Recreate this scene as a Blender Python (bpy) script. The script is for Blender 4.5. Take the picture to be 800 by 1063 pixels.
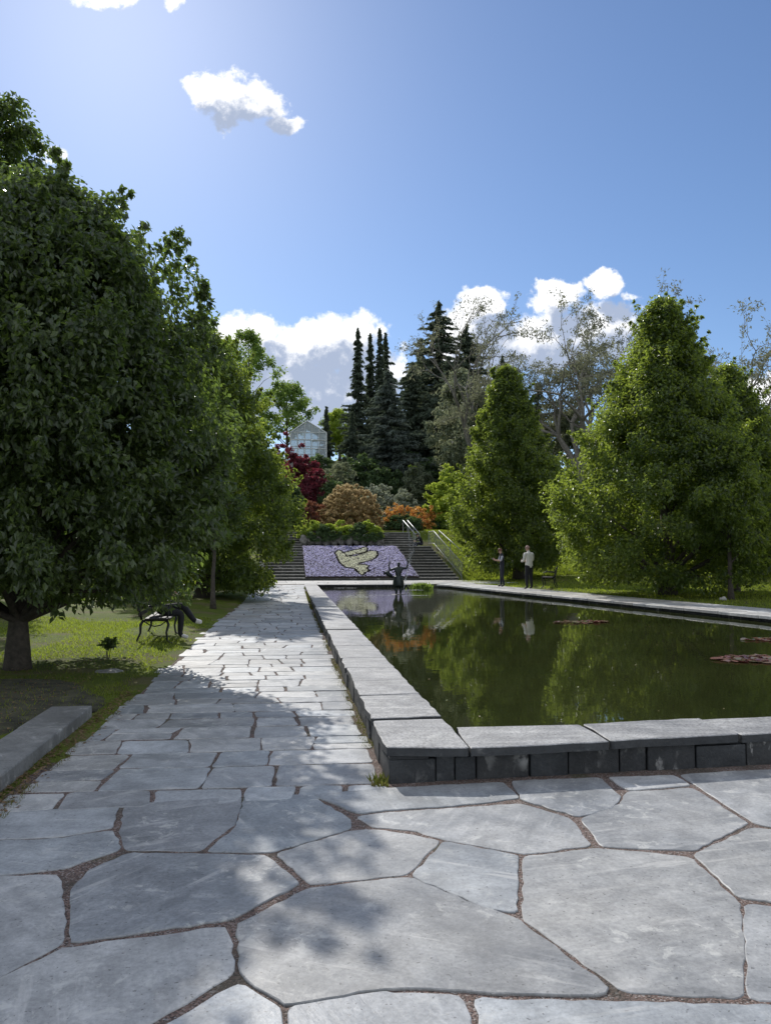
import bpy, bmesh, math, random
import numpy as np
from mathutils import Vector, Matrix

for _o in list(bpy.data.objects):
    bpy.data.objects.remove(_o, do_unlink=True)
C = bpy.context.scene.collection
R = math.radians
SC = bpy.context.scene

# ------------------------------------------------------------------ camera
EYE = Vector((0.0, 0.0, 1.6))
YAW, PITCH = R(-7.05), R(3.25)
cam_d = bpy.data.cameras.new("camera")
cam_d.sensor_fit = 'VERTICAL'; cam_d.sensor_height = 36.0; cam_d.lens = 36.0 * 800 / 1063
cam_d.clip_start = 0.05; cam_d.clip_end = 4000
cam = bpy.data.objects.new("camera", cam_d); C.objects.link(cam)
cam.location = EYE
cam.rotation_euler = (math.pi / 2 + PITCH, 0, YAW)
SC.camera = cam
CM = Matrix.Rotation(YAW, 3, 'Z') @ Matrix.Rotation(math.pi / 2 + PITCH, 3, 'X')

def ray(px, py):
    return CM @ Vector(((px - 400) / 800, (531.5 - py) / 800, -1))
def G(px, py, z=0.0):
    """point of the horizontal plane z seen at that place of the photograph"""
    d = ray(px, py); t = (z - EYE.z) / d.z
    return EYE + d * t
def atY(px, py, Y):
    d = ray(px, py); t = Y / d.y
    return EYE + d * t

# ------------------------------------------------------------------ sun, sky, exposure
SUN_EL, SUN_AZ = 37.0, -13.5           # azimuth from +Y, negative = towards -X
saz, sel = R(SUN_AZ), R(SUN_EL)
SUNV = Vector((math.sin(saz) * math.cos(sel), math.cos(saz) * math.cos(sel), math.sin(sel)))
sun_d = bpy.data.lights.new("sun", 'SUN'); sun_d.energy = 2.8; sun_d.angle = R(0.53)
sun_d.color = (1.0, 0.96, 0.90)
sun = bpy.data.objects.new("sun", sun_d); C.objects.link(sun)
sun.rotation_euler = (-SUNV).to_track_quat('-Z', 'Y').to_euler()
sun.location = SUNV * 60

SC.view_settings.view_transform = 'Standard'
SC.view_settings.look = 'None'
SC.view_settings.gamma = 1.0
SC.view_settings.use_curve_mapping = False
SC.view_settings.exposure = 0.36
SC.render.engine = 'CYCLES'
SC.cycles.max_bounces = 8
SC.cycles.transparent_max_bounces = 8
SC.cycles.use_denoising = True
SC.cycles.sample_clamp_indirect = 6.0

W = bpy.data.worlds.new("World"); SC.world = W; W.use_nodes = True
nt = W.node_tree; N = nt.nodes; L = nt.links
for n in list(N): N.remove(n)

def mth(nt, op, a, b=None, c=None, clamp=False):
    n = nt.nodes.new('ShaderNodeMath'); n.operation = op; n.use_clamp = clamp
    for i, v in enumerate((a, b, c)):
        if v is None: continue
        if isinstance(v, (int, float)): n.inputs[i].default_value = v
        else: nt.links.new(v, n.inputs[i])
    return n.outputs[0]
def vmth(nt, op, a, b=None, out=0):
    n = nt.nodes.new('ShaderNodeVectorMath'); n.operation = op
    for i, v in enumerate((a, b)):
        if v is None: continue
        if hasattr(v, 'is_linked'): nt.links.new(v, n.inputs[i])
        else: n.inputs[i].default_value = v
    return n.outputs[out]
def sstep(nt, x, a, b, lo=0.0, hi=1.0):
    n = nt.nodes.new('ShaderNodeMapRange'); n.interpolation_type = 'SMOOTHSTEP'
    nt.links.new(x, n.inputs['Value'])
    n.inputs['From Min'].default_value = a; n.inputs['From Max'].default_value = b
    n.inputs['To Min'].default_value = lo; n.inputs['To Max'].default_value = hi
    return n.outputs[0]
def noise(nt, vec, scale, detail=4, rough=0.55, dist=0.0, dim='3D'):
    n = nt.nodes.new('ShaderNodeTexNoise'); n.noise_dimensions = dim
    n.inputs['Scale'].default_value = scale; n.inputs['Detail'].default_value = detail
    n.inputs['Roughness'].default_value = rough; n.inputs['Distortion'].default_value = dist
    if vec is not None: nt.links.new(vec, n.inputs['Vector'])
    return n.outputs['Fac']
def mixc(nt, fac, a, b, mode='MIX'):
    n = nt.nodes.new('ShaderNodeMix'); n.data_type = 'RGBA'; n.blend_type = mode
    for sock, v in ((n.inputs['Factor'], fac), (n.inputs['A'], a), (n.inputs['B'], b)):
        pass
    ins = [s for s in n.inputs if s.enabled]
    f, A, B = ins[0], ins[1], ins[2]
    for s, v in ((f, fac), (A, a), (B, b)):
        if hasattr(v, 'is_linked'): nt.links.new(v, s)
        elif s is f: s.default_value = v
        else: s.default_value = (*v, 1.0) if len(v) == 3 else v
    return [o for o in n.outputs if o.enabled][0]
def ramp(nt, x, stops):
    n = nt.nodes.new('ShaderNodeValToRGB')
    el = n.color_ramp.elements
    while len(el) < len(stops): el.new(0.5)
    for e, (p, c) in zip(el, stops):
        e.position = p; e.color = (*c, 1.0)
    nt.links.new(x, n.inputs[0])
    return n.outputs[0]

sky = N.new('ShaderNodeTexSky'); sky.sky_type = 'NISHITA'; sky.sun_disc = False
sky.sun_elevation = sel; sky.sun_rotation = saz
sky.altitude = 0; sky.air_density = 1.0; sky.dust_density = 0.3; sky.ozone_density = 3.0
tc = N.new('ShaderNodeTexCoord')
# clouds: places on the sky given as directions round one fixed compass bearing
Fv = CM @ Vector((0, 0, -1)); Rv = CM @ Vector((1, 0, 0)); Uv = CM @ Vector((0, 1, 0))
dF = vmth(nt, 'DOT_PRODUCT', tc.outputs['Generated'], Fv, 1)
dR = vmth(nt, 'DOT_PRODUCT', tc.outputs['Generated'], Rv, 1)
dU = vmth(nt, 'DOT_PRODUCT', tc.outputs['Generated'], Uv, 1)
dFc = mth(nt, 'MAXIMUM', dF, 0.05)
comb = N.new('ShaderNodeCombineXYZ')
L.new(mth(nt, 'DIVIDE', dR, dFc), comb.inputs[0]); L.new(mth(nt, 'DIVIDE', dU, dFc), comb.inputs[1])
P = comb.outputs[0]
BLOBS = [(245,98,54,30,1.0),(290,126,28,13,.85),(212,96,28,16,.95),(232,122,16,22,.8),
  (262,352,55,34,1),(305,358,55,34,1),(352,362,62,36,1),(374,402,48,60,1),(330,412,80,60,1),(252,400,75,65,1),(402,400,32,45,1),
  (505,312,36,24,1),(574,304,30,20,1),(626,299,28,18,1),(655,312,18,12,.7),(590,350,120,40,1),(500,355,70,55,1),
  (788,404,46,26,1),(765,436,75,45,1),(850,420,70,40,1),
  (50,156,17,14,.62),(120,-2,85,17,.66),(182,8,16,16,.7),(-120,330,120,40,1),(980,380,120,40,1)]
grp = bpy.data.node_groups.new("cloud_field", 'ShaderNodeTree')
grp.interface.new_socket("P", in_out='INPUT', socket_type='NodeSocketVector')
grp.interface.new_socket("D", in_out='OUTPUT', socket_type='NodeSocketFloat')
gi = grp.nodes.new('NodeGroupInput'); go = grp.nodes.new('NodeGroupOutput')
# wisps: warp the place before looking up the blobs
wn = grp.nodes.new('ShaderNodeTexNoise'); wn.inputs['Scale'].default_value = 9; wn.inputs['Detail'].default_value = 6
wn.inputs['Roughness'].default_value = .6
grp.links.new(gi.outputs[0], wn.inputs['Vector'])
wv = vmth(grp, 'MULTIPLY', vmth(grp, 'SUBTRACT', wn.outputs['Color'], (.5, .5, .5)), (.09, .09, 0))
Pw = vmth(grp, 'ADD', gi.outputs[0], wv)
cur = None
for (bx, by, rx, ry, a) in BLOBS:
    q = vmth(grp, 'MULTIPLY', vmth(grp, 'SUBTRACT', Pw, ((bx - 400) / 800, (531.5 - by) / 800, 0)), (800 / rx, 800 / ry, 0))
    f = mth(grp, 'SUBTRACT', a, vmth(grp, 'DOT_PRODUCT', q, q, 1))
    f = mth(grp, 'MAXIMUM', f, -1.5)
    cur = f if cur is None else mth(grp, 'SMOOTH_MAX', cur, f, 0.25)
nz = noise(grp, gi.outputs[0], 26, 9, .62)
nz2 = noise(grp, gi.outputs[0], 90, 5, .6)
tot = mth(grp, 'ADD', cur, mth(grp, 'MULTIPLY', mth(grp, 'SUBTRACT', nz, .5), 2.1))
tot = mth(grp, 'ADD', tot, mth(grp, 'MULTIPLY', mth(grp, 'SUBTRACT', nz2, .5), .5))
grp.links.new(tot, go.inputs[0])
def field(v):
    n = N.new('ShaderNodeGroup'); n.node_tree = grp; L.new(v, n.inputs[0]); return n.outputs[0]
D1 = field(P)
D2 = field(vmth(nt, 'ADD', P, (-.016, .034, 0)))
alpha = sstep(nt, D1, .12, .62)
alpha = mth(nt, 'MULTIPLY', alpha, mth(nt, 'GREATER_THAN', dF, .1))
alpha = mth(nt, 'MULTIPLY', alpha, .96)
grey = sstep(nt, D2, .1, .8)
CLW = 9.6
ccol = mixc(nt, grey, (1.0 * CLW, 1.0 * CLW, 1.01 * CLW), (.36 * CLW, .42 * CLW, .55 * CLW))
skyc = mixc(nt, 1.0, sky.outputs[0], (.76, .83, .93), "MULTIPLY")
final = mixc(nt, alpha, skyc, ccol)
# bright cloud added outside the view, overhead and behind, to fill the shade
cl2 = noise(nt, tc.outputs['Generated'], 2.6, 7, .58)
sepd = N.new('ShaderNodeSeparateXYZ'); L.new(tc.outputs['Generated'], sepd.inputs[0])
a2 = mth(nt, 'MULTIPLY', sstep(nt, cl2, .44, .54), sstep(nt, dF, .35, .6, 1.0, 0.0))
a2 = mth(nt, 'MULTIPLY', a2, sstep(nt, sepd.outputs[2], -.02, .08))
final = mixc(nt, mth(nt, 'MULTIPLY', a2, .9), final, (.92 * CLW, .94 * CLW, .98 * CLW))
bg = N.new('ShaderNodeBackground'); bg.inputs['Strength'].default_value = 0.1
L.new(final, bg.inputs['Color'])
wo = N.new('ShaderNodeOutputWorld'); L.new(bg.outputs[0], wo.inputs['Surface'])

# ------------------------------------------------------------------ helpers
def tag(o, label=None, cat=None, group=None, kind=None):
    if label: o['label'] = label
    if cat: o['category'] = cat
    if group: o['group'] = group
    if kind: o['kind'] = kind
    return o
def empty(name, loc=(0, 0, 0), rz=0.0):
    o = bpy.data.objects.new(name, None); o.location = loc; o.rotation_euler = (0, 0, rz)
    o.empty_display_size = .3
    C.objects.link(o); return o
def link(name, me, mats, parent=None):
    o = bpy.data.objects.new(name, me)
    for m in (mats if isinstance(mats, (list, tuple)) else [mats]): me.materials.append(m)
    C.objects.link(o)
    if parent is not None: o.parent = parent
    return o
def np_mesh(name, V, F, mats, parent=None, smooth=False, mi=None):
    """V (n,3) array, F (m,k) array of equal-sized faces"""
    V = np.asarray(V, np.float32); F = np.asarray(F, np.int32)
    me = bpy.data.meshes.new(name)
    k = F.shape[1]
    me.vertices.add(len(V)); me.vertices.foreach_set('co', V.ravel())
    me.loops.add(F.size); me.loops.foreach_set('vertex_index', F.ravel())
    me.polygons.add(len(F)); me.polygons.foreach_set('loop_start', np.arange(0, F.size, k, dtype=np.int32))
    if mi is not None: me.polygons.foreach_set('material_index', np.asarray(mi, np.int32))
    me.polygons.foreach_set('use_smooth', np.full(len(F), smooth, bool))
    me.update(calc_edges=True); me.validate()
    return link(name, me, mats, parent)
class MB:
    def __init__(s): s.v = []; s.f = []; s.m = []
    def add(s, vs, fs, m=0):
        o = len(s.v); s.v += [tuple(p) for p in vs]; s.f += [tuple(i + o for i in f) for f in fs]; s.m += [m] * len(fs)
    def box(s, c, d, rz=0.0, M=None, m=0, top=1.0):
        x, y, z = (q / 2 for q in d); vs = []
        for k in (-1, 1):
            t = top if k > 0 else 1.0
            for (i, j) in ((-1, -1), (1, -1), (1, 1), (-1, 1)): vs.append(Vector((i * x * t, j * y * t, k * z)))
        Mx = M if M is not None else Matrix.Rotation(rz, 3, 'Z')
        vs = [Mx @ v + Vector(c) for v in vs]
        s.add(vs, [(3, 2, 1, 0), (4, 5, 6, 7), (0, 1, 5, 4), (1, 2, 6, 5), (2, 3, 7, 6), (3, 0, 4, 7)], m)
    def tube(s, pts, rad, n=8, m=0, cap=True):
        pts = [Vector(p) for p in pts]
        if isinstance(rad, (int, float)): rad = [rad] * len(pts)
        rings = []
        up = None
        for i, p in enumerate(pts):
            a = pts[max(i - 1, 0)]; b = pts[min(i + 1, len(pts) - 1)]
            t = (b - a).normalized() if (b - a).length > 1e-9 else Vector((0, 0, 1))
            if up is None: up = Vector((1, 0, 0)) if abs(t.x) < .8 else Vector((0, 1, 0))
            u = (up - t * up.dot(t))
            u = u.normalized() if u.length > 1e-6 else t.orthogonal().normalized()
            up = u; w = t.cross(u)
            rings.append([p + (u * math.cos(2 * math.pi * k / n) + w * math.sin(2 * math.pi * k / n)) * rad[i] for k in range(n)])
        vs = [v for r in rings for v in r]; fs = []
        for i in range(len(rings) - 1):
            for k in range(n):
                fs.append((i * n + k, i * n + (k + 1) % n, (i + 1) * n + (k + 1) % n, (i + 1) * n + k))
        if cap:
            fs.append(tuple(reversed(range(n)))); fs.append(tuple((len(rings) - 1) * n + k for k in range(n)))
        s.add(vs, fs, m)
    def prism(s, poly, z0, z1, m=0):
        n = len(poly)
        vs = [(p[0], p[1], z0) for p in poly] + [(p[0], p[1], z1) for p in poly]
        fs = [tuple(reversed(range(n))), tuple(range(n, 2 * n))] + [(i, (i + 1) % n, n + (i + 1) % n, n + i) for i in range(n)]
        s.add(vs, fs, m)
    def ball(s, c, r, nu=10, nv=7, m=0, M=None):
        if isinstance(r, (int, float)): r = (r, r, r)
        vs = []; fs = []
        for j in range(nv + 1):
            ph = math.pi * j / nv
            for i in range(nu):
                th = 2 * math.pi * i / nu
                q = Vector((r[0] * math.sin(ph) * math.cos(th), r[1] * math.sin(ph) * math.sin(th), r[2] * math.cos(ph)))
                if M is not None: q = M @ q
                vs.append(q + Vector(c))
        for j in range(nv):
            for i in range(nu):
                fs.append((j * nu + i, (j + 1) * nu + i, (j + 1) * nu + (i + 1) % nu, j * nu + (i + 1) % nu))
        s.add(vs, fs, m)
    def build(s, name, mats, parent=None, smooth=False):
        me = bpy.data.meshes.new(name); me.from_pydata([tuple(v) for v in s.v], [], s.f)
        me.polygons.foreach_set('material_index', s.m)
        me.polygons.foreach_set('use_smooth', [smooth] * len(s.f))
        me.update()
        bm = bmesh.new(); bm.from_mesh(me); bmesh.ops.recalc_face_normals(bm, faces=bm.faces); bm.to_mesh(me); bm.free()
        return link(name, me, mats, parent)
def bevel(o, w=.01, seg=2, ang=35):
    m = o.modifiers.new('edge', 'BEVEL'); m.width = w; m.segments = seg; m.limit_method = 'ANGLE'; m.angle_limit = R(ang)
    return o
def ss(a, b, x):
    t = min(1, max(0, (x - a) / (b - a))); return t * t * (3 - 2 * t)
def lerp_tab(tab, x):
    if x <= tab[0][0]: return tab[0][1]
    for (x0, y0), (x1, y1) in zip(tab, tab[1:]):
        if x <= x1: return y0 + (y1 - y0) * (x - x0) / (x1 - x0)
    return tab[-1][1]
def inside(poly, x, y):
    c = False; n = len(poly); j = n - 1
    for i in range(n):
        xi, yi = poly[i][0], poly[i][1]; xj, yj = poly[j][0], poly[j][1]
        if (yi > y) != (yj > y) and x < (xj - xi) * (y - yi) / (yj - yi) + xi: c = not c
        j = i
    return c

# ------------------------------------------------------------------ materials
def newmat(name):
    m = bpy.data.materials.new(name); m.use_nodes = True; t = m.node_tree
    b = t.nodes['Principled BSDF']
    return m, t, b
def simple(name, col, rough=.6, metal=0.0, var=.12, scale=20, bump=0.0, bscale=60):
    m, t, b = newmat(name)
    g = t.nodes.new('ShaderNodeTexCoord')
    f = noise(t, g.outputs['Object'], scale, 5)
    lo = tuple(max(0, c * (1 - var * 1.6)) for c in col); hi = tuple(min(1, c * (1 + var * 1.6)) for c in col)
    t.links.new(ramp(t, f, [(.25, lo), (.75, hi)]), b.inputs['Base Color'])
    b.inputs['Roughness'].default_value = rough; b.inputs['Metallic'].default_value = metal
    if bump:
        bp = t.nodes.new('ShaderNodeBump'); bp.inputs['Strength'].default_value = bump; bp.inputs['Distance'].default_value = .01
        t.links.new(noise(t, g.outputs['Object'], bscale, 5), bp.inputs['Height']); t.links.new(bp.outputs[0], b.inputs['Normal'])
    return m
def rnd_island(t):
    g = t.nodes.new('ShaderNodeNewGeometry'); return g.outputs['Random Per Island']
def leafmat(name, cols, trans, tf=.45, rough=.45, spec=.35):
    """cols: albedo stops over leaves; trans: colour of light that comes through a leaf"""
    m, t, b = newmat(name)
    cols = [tuple(min(.85, x * 1.3) for x in c) for c in cols]; trans = tuple(min(.85, x * 1.25) for x in trans)
    r = rnd_island(t)
    col = ramp(t, r, [(i / (len(cols) - 1), c) for i, c in enumerate(cols)])
    t.links.new(col, b.inputs['Base Color']); b.inputs['Roughness'].default_value = rough
    b.inputs['Specular IOR Level'].default_value = spec
    tr = t.nodes.new('ShaderNodeBsdfTranslucent')
    tcol = mixc(t, r, tuple(c * .7 for c in trans), tuple(min(1, c * 1.25) for c in trans))
    t.links.new(tcol, tr.inputs['Color'])
    mx = t.nodes.new('ShaderNodeMixShader'); mx.inputs[0].default_value = tf
    t.links.new(b.outputs[0], mx.inputs[1]); t.links.new(tr.outputs[0], mx.inputs[2])
    t.links.new(mx.outputs[0], t.nodes['Material Output'].inputs['Surface'])
    return m
def slate(name, c0, c1, c2, rough=.55, isl=True, lichen=.5, bump=.35, streak=True, grain=.2):
    m, t, b = newmat(name)
    g = t.nodes.new('ShaderNodeTexCoord'); v = g.outputs['Object']
    r = rnd_island(t)
    # each stone has its own shift of the pattern and its own bedding direction
    off = t.nodes.new('ShaderNodeCombineXYZ')
    t.links.new(mth(t, 'MULTIPLY', r, 61.0), off.inputs[0]); t.links.new(mth(t, 'MULTIPLY', r, 37.0), off.inputs[1])
    v2 = vmth(t, 'ADD', v, off.outputs[0])
    rot = t.nodes.new('ShaderNodeVectorRotate'); rot.rotation_type = 'Z_AXIS'
    t.links.new(v2, rot.inputs['Vector']); t.links.new(mth(t, 'MULTIPLY', r, 19.0), rot.inputs['Angle'])
    st = vmth(t, 'MULTIPLY', rot.outputs[0], (9.0, .9, 3.0))
    n1 = noise(t, v2, 1.6, 6, .6); n2 = noise(t, st, 1.5, 6, .65, .3); n3 = noise(t, v2, 45, 5, .7)
    f = mth(t, 'ADD', mth(t, 'MULTIPLY', n1, .55), mth(t, 'MULTIPLY', n2, .45))
    base = ramp(t, f, [(.3, c0), (.5, c1), (.72, c2)])
    tone = mth(t, 'ADD', mth(t, 'MULTIPLY', r, .5), .72)
    tv = t.nodes.new('ShaderNodeCombineXYZ')
    for i in range(3): t.links.new(tone, tv.inputs[i])
    base = mixc(t, 1.0, base, tv.outputs[0], 'MULTIPLY')
    hue = ramp(t, mth(t, 'FRACT', mth(t, 'MULTIPLY', r, 7.31)), [(0, (.96, 1.0, 1.02)), (.5, (1, 1, 1)), (1, (1.03, 1.0, .95))])
    base = mixc(t, 1.0, base, hue, 'MULTIPLY')
    mot = sstep(t, noise(t, v2, 4.5, 7, .68, .4), .3, .72, .78, 1.2)
    mv = t.nodes.new('ShaderNodeCombineXYZ')
    for i in range(3): t.links.new(mot, mv.inputs[i])
    base = mixc(t, 1.0, base, mv.outputs[0], 'MULTIPLY')
    # fine grain and dark pits
    gr = sstep(t, n3, .25, .8, 1 - grain, 1 + grain)
    gv = t.nodes.new('ShaderNodeCombineXYZ')
    for i in range(3): t.links.new(gr, gv.inputs[i])
    base = mixc(t, 1.0, base, gv.outputs[0], 'MULTIPLY')
    pit = sstep(t, noise(t, v2, 48, 2, .5), .66, .71)
    base = mixc(t, mth(t, 'MULTIPLY', pit, .6), base, (.06, .055, .05))
    # pale scuffs and lichen flakes
    pale = mth(t, 'MULTIPLY', sstep(t, noise(t, v2, 9, 8, .76, .5), .535, .60), sstep(t, noise(t, v2, 1.3, 3), .46, .6))
    base = mixc(t, mth(t, 'MULTIPLY', pale, lichen), base, (.62, .61, .56))
    scr = mth(t, 'MULTIPLY', sstep(t, n2, .56, .64), sstep(t, noise(t, v2, 2.3, 3), .46, .62))
    dk = mth(t, 'MULTIPLY', sstep(t, noise(t, v2, .9, 5, .65, .8), .52, .68), .38)
    base = mixc(t, dk, base, tuple(c * .5 for c in c0))
    base = mixc(t, mth(t, 'MULTIPLY', scr, .45), base, (.58, .565, .53))
    t.links.new(base, b.inputs['Base Color'])
    t.links.new(sstep(t, n1, .3, .7, rough - .1, rough + .15), b.inputs['Roughness'])
    h = mth(t, 'ADD', mth(t, 'MULTIPLY', n3, .5), mth(t, 'ADD', n2, mth(t, 'MULTIPLY', noise(t, v2, 12, 5, .6), .8)))
    bp = t.nodes.new('ShaderNodeBump'); bp.inputs['Strength'].default_value = bump; bp.inputs['Distance'].default_value = .012
    t.links.new(h, bp.inputs['Height']); t.links.new(bp.outputs[0], b.inputs['Normal'])
    return m

M = {}
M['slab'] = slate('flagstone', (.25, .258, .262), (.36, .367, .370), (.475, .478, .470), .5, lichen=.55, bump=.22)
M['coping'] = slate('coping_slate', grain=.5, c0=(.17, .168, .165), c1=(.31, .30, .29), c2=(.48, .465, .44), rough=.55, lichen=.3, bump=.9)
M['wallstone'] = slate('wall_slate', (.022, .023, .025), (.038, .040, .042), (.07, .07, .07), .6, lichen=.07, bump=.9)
M['granite'] = slate('kerb_granite', (.17, .165, .155), (.23, .225, .21), (.29, .28, .26), .65, lichen=.4, bump=.3)
M['walk'] = slate('walkway_stone', (.34, .33, .31), (.46, .445, .42), (.56, .54, .50), .6, lichen=.3, bump=.3)
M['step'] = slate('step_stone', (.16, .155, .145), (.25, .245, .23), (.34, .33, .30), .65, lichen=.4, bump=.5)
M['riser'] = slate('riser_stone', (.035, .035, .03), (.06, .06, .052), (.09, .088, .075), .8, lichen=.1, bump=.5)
M['rock'] = slate('garden_rock', (.10, .095, .085), (.17, .16, .145), (.25, .24, .22), .75, lichen=.4, bump=1.0)

def joint_mat():
    m, t, b = newmat('joint_gravel')
    g = t.nodes.new('ShaderNodeTexCoord'); v = g.outputs['Object']
    vo = t.nodes.new('ShaderNodeTexVoronoi'); vo.inputs['Scale'].default_value = 130; t.links.new(v, vo.inputs['Vector'])
    sx = t.nodes.new('ShaderNodeSeparateColor'); t.links.new(vo.outputs['Color'], sx.inputs[0])
    c = ramp(t, sx.outputs[0], [(0, (.05, .04, .035)), (.35, (.12, .085, .068)), (.65, (.20, .13, .105)), (.88, (.24, .19, .165)), (1, (.34, .32, .30))])
    n = noise(t, v, 2.2, 5)
    c = mixc(t, sstep(t, n, .5, .68, 0, .7), c, (.055, .05, .036))
    c = mixc(t, sstep(t, noise(t, v, 1.3, 4), .58, .7, 0, .6), c, (.045, .065, .018))
    t.links.new(c, b.inputs['Base Color']); b.inputs['Roughness'].default_value = .95
    bp = t.nodes.new('ShaderNodeBump'); bp.inputs['Strength'].default_value = .9; bp.inputs['Distance'].default_value = .006
    t.links.new(vo.outputs['Distance'], bp.inputs['Height']); bp.invert = True; t.links.new(bp.outputs[0], b.inputs['Normal'])
    return m
M['joint'] = joint_mat()

def lawn_mat():
    m, t, b = newmat('lawn_turf')
    g = t.nodes.new('ShaderNodeTexCoord'); v = g.outputs['Object']
    n1 = noise(t, v, .35, 5, .6); n2 = noise(t, v, 5, 6, .7); n3 = noise(t, v, 60, 4, .8)
    f = mth(t, 'ADD', mth(t, 'MULTIPLY', n1, .4), mth(t, 'ADD', mth(t, 'MULTIPLY', n2, .35), mth(t, 'MULTIPLY', n3, .25)))
    c = ramp(t, f, [(.32, (.048, .065, .010)), (.5, (.095, .125, .017)), (.66, (.15, .175, .028))])
    worn = mth(t, 'MULTIPLY', sstep(t, noise(t, v, .8, 5, .65), .47, .64), .7)
    c = mixc(t, worn, c, (.13, .105, .06))
    t.links.new(c, b.inputs['Base Color']); b.inputs['Roughness'].default_value = .9
    b.inputs['Specular IOR Level'].default_value = .15
    bp = t.nodes.new('ShaderNodeBump'); bp.inputs['Strength'].default_value = .4; bp.inputs['Distance'].default_value = .02
    t.links.new(mth(t, 'ADD', n3, n2), bp.inputs['Height']); t.links.new(bp.outputs[0], b.inputs['Normal'])
    return m
M['lawn'] = lawn_mat()
def water_mat():
    m, t, b = newmat('pool_water')
    g = t.nodes.new('ShaderNodeTexCoord'); v = g.outputs['Object']
    n0 = noise(t, v, .5, 3)
    t.links.new(ramp(t, n0, [(.3, (.019, .024, .008)), (.7, (.032, .037, .012))]), b.inputs['Base Color'])
    b.inputs['Roughness'].default_value = .015; b.inputs['IOR'].default_value = 1.333
    st = vmth(t, 'MULTIPLY', v, (1.0, 1.0, 1.0))
    h1 = noise(t, st, 5.0, 3, .5, .4); h2 = noise(t, st, 1.1, 2, .5)
    # livelier round the fountain
    ft = vmth(t, 'DISTANCE', v, FOUNT, 1)
    amp = sstep(t, ft, 1.0, 13.0, 3.2, .5)
    h = mth(t, 'MULTIPLY', mth(t, 'ADD', mth(t, 'MULTIPLY', h1, .45), h2), amp)
    bp = t.nodes.new('ShaderNodeBump'); bp.inputs['Strength'].default_value = .16; bp.inputs['Distance'].default_value = .02
    t.links.new(h, bp.inputs['Height']); t.links.new(bp.outputs[0], b.inputs['Normal'])
    return m
WL = .10          # water level
FOUNT = tuple(G(425, 613, WL))
M['water'] = water_mat()
# ------------------------------------------------------------------ ground
_fA = G(474, 754, .25); _fB = G(602, 751, .25); _fC = G(725, 744, .25)
_sl = (_fC.y - _fA.y) / (_fC.x - _fA.x)
XL = 1.27
POOL = [(XL, _fA.y), (_fB.x, _fB.y), (_fC.x, _fC.y), (12.0, _fC.y + _sl * .8 * (12.0 - _fC.x)), (11.6, 10.5), (10.55, 16.9), (9.98, 20.0),
        (9.35, 23.5), (8.25, 29.2), (7.65, 33.2), (7.35, 35.2), (6.9, 36.0), (6.3, 36.25), (XL, 36.25)]
PROF = [(40, .22), (42.3, .25), (47.8, 2.18), (49.2, 2.22), (51.5, 3.25), (56, 3.5), (62, 4.6), (75, 8.0), (90, 12.0), (110, 15.5), (150, 17), (900, 17)]
PROF2 = [(36, .22), (42, .6), (52, 3.0), (58, 3.9), (64, 5.0), (75, 7.8), (90, 11.5), (110, 15), (150, 16), (900, 16)]
def path_z(y): return .24 * ss(27, 36.5, y)
def offset_poly(poly, d):
    n = len(poly); out = []
    for i in range(n):
        p0 = Vector(poly[i - 1][:2]); p1 = Vector(poly[i][:2]); p2 = Vector(poly[(i + 1) % n][:2])
        a = (p1 - p0).normalized(); b = (p2 - p1).normalized()
        n1 = Vector((a.y, -a.x)); n2 = Vector((b.y, -b.x)); nn = (n1 + n2)
        nn = nn / max(.3, nn.dot(n1)); q = p1 + nn * d; out.append((q.x, q.y))
    return out
POOL_MID = offset_poly(POOL, .3)
rg = random.Random(4)
def ground_z(x, y):
    a = lerp_tab(PROF, y); b = lerp_tab(PROF2, y)
    far = max(ss(10, 16, x), ss(-2.5, -8, x) if x < 0 else 0)
    if x < 0: far = ss(2.5, 8, -x)
    z = a + (b - a) * far
    z *= 1 - .45 * ss(18, 70, abs(x - 4))
    near = ss(20, 36, y)
    z = z * near if y < 36 else z
    # garden humps
    z += .05 * math.sin(x * .9 + 1.3) * math.sin(y * .7) * (1 if x < -2.5 or x > 13 else 0)
    if x < -1.9 and y < 36: z = max(z, 0) + .05 * ss(1.9, 2.3, -x)
    if 1 < x < 30 and 5 < y < 38:      # right lawn is level with the walkway
        z = max(z, .235 * ss(10, 11, x + (0)))
    return z
def ground_full(x, y):
    z = ground_z(x, y)
    if inside(POOL_MID, x, y): return -.7
    if -2.2 < x < 13 and y < 6.5 and y > -30: return -.03 if x > -1.95 else z
    if -1.72 < x < 1.0 and y < 37: return -.06 + path_z(y)
    if -1.6 < x < 9.6 and 35.8 < y < 51.6: return z - .35     # under the stairs and the cross walk
    # under the right walkway
    if inside(WALK, x, y): return z - .12
    return z
WIN = POOL[3:12]
WOUT = offset_poly(POOL, 1.85)[3:12]
WALK = WIN + WOUT[::-1]
def axis(a, b, step, lo, hi, g=1.22):
    s = list(np.arange(a, b + 1e-6, step)); d = step
    while s[-1] < hi: d *= g; s.append(s[-1] + d)
    d = step
    while s[0] > lo: d *= g; s.insert(0, s[0] - d)
    return s
gx = axis(-9, 20, .25, -700, 700); gy = axis(-3, 56, .25, -60, 1200)
gv = [(x, y, ground_full(x, y)) for y in gy for x in gx]
nx, ny = len(gx), len(gy)
idx = np.arange(nx * ny).reshape(ny, nx)
gf = np.stack([idx[:-1, :-1], idx[:-1, 1:], idx[1:, 1:], idx[1:, :-1]], -1).reshape(-1, 4)
ground = np_mesh("ground", gv, gf, M['lawn'], smooth=True)
tag(ground, kind='structure')

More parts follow.
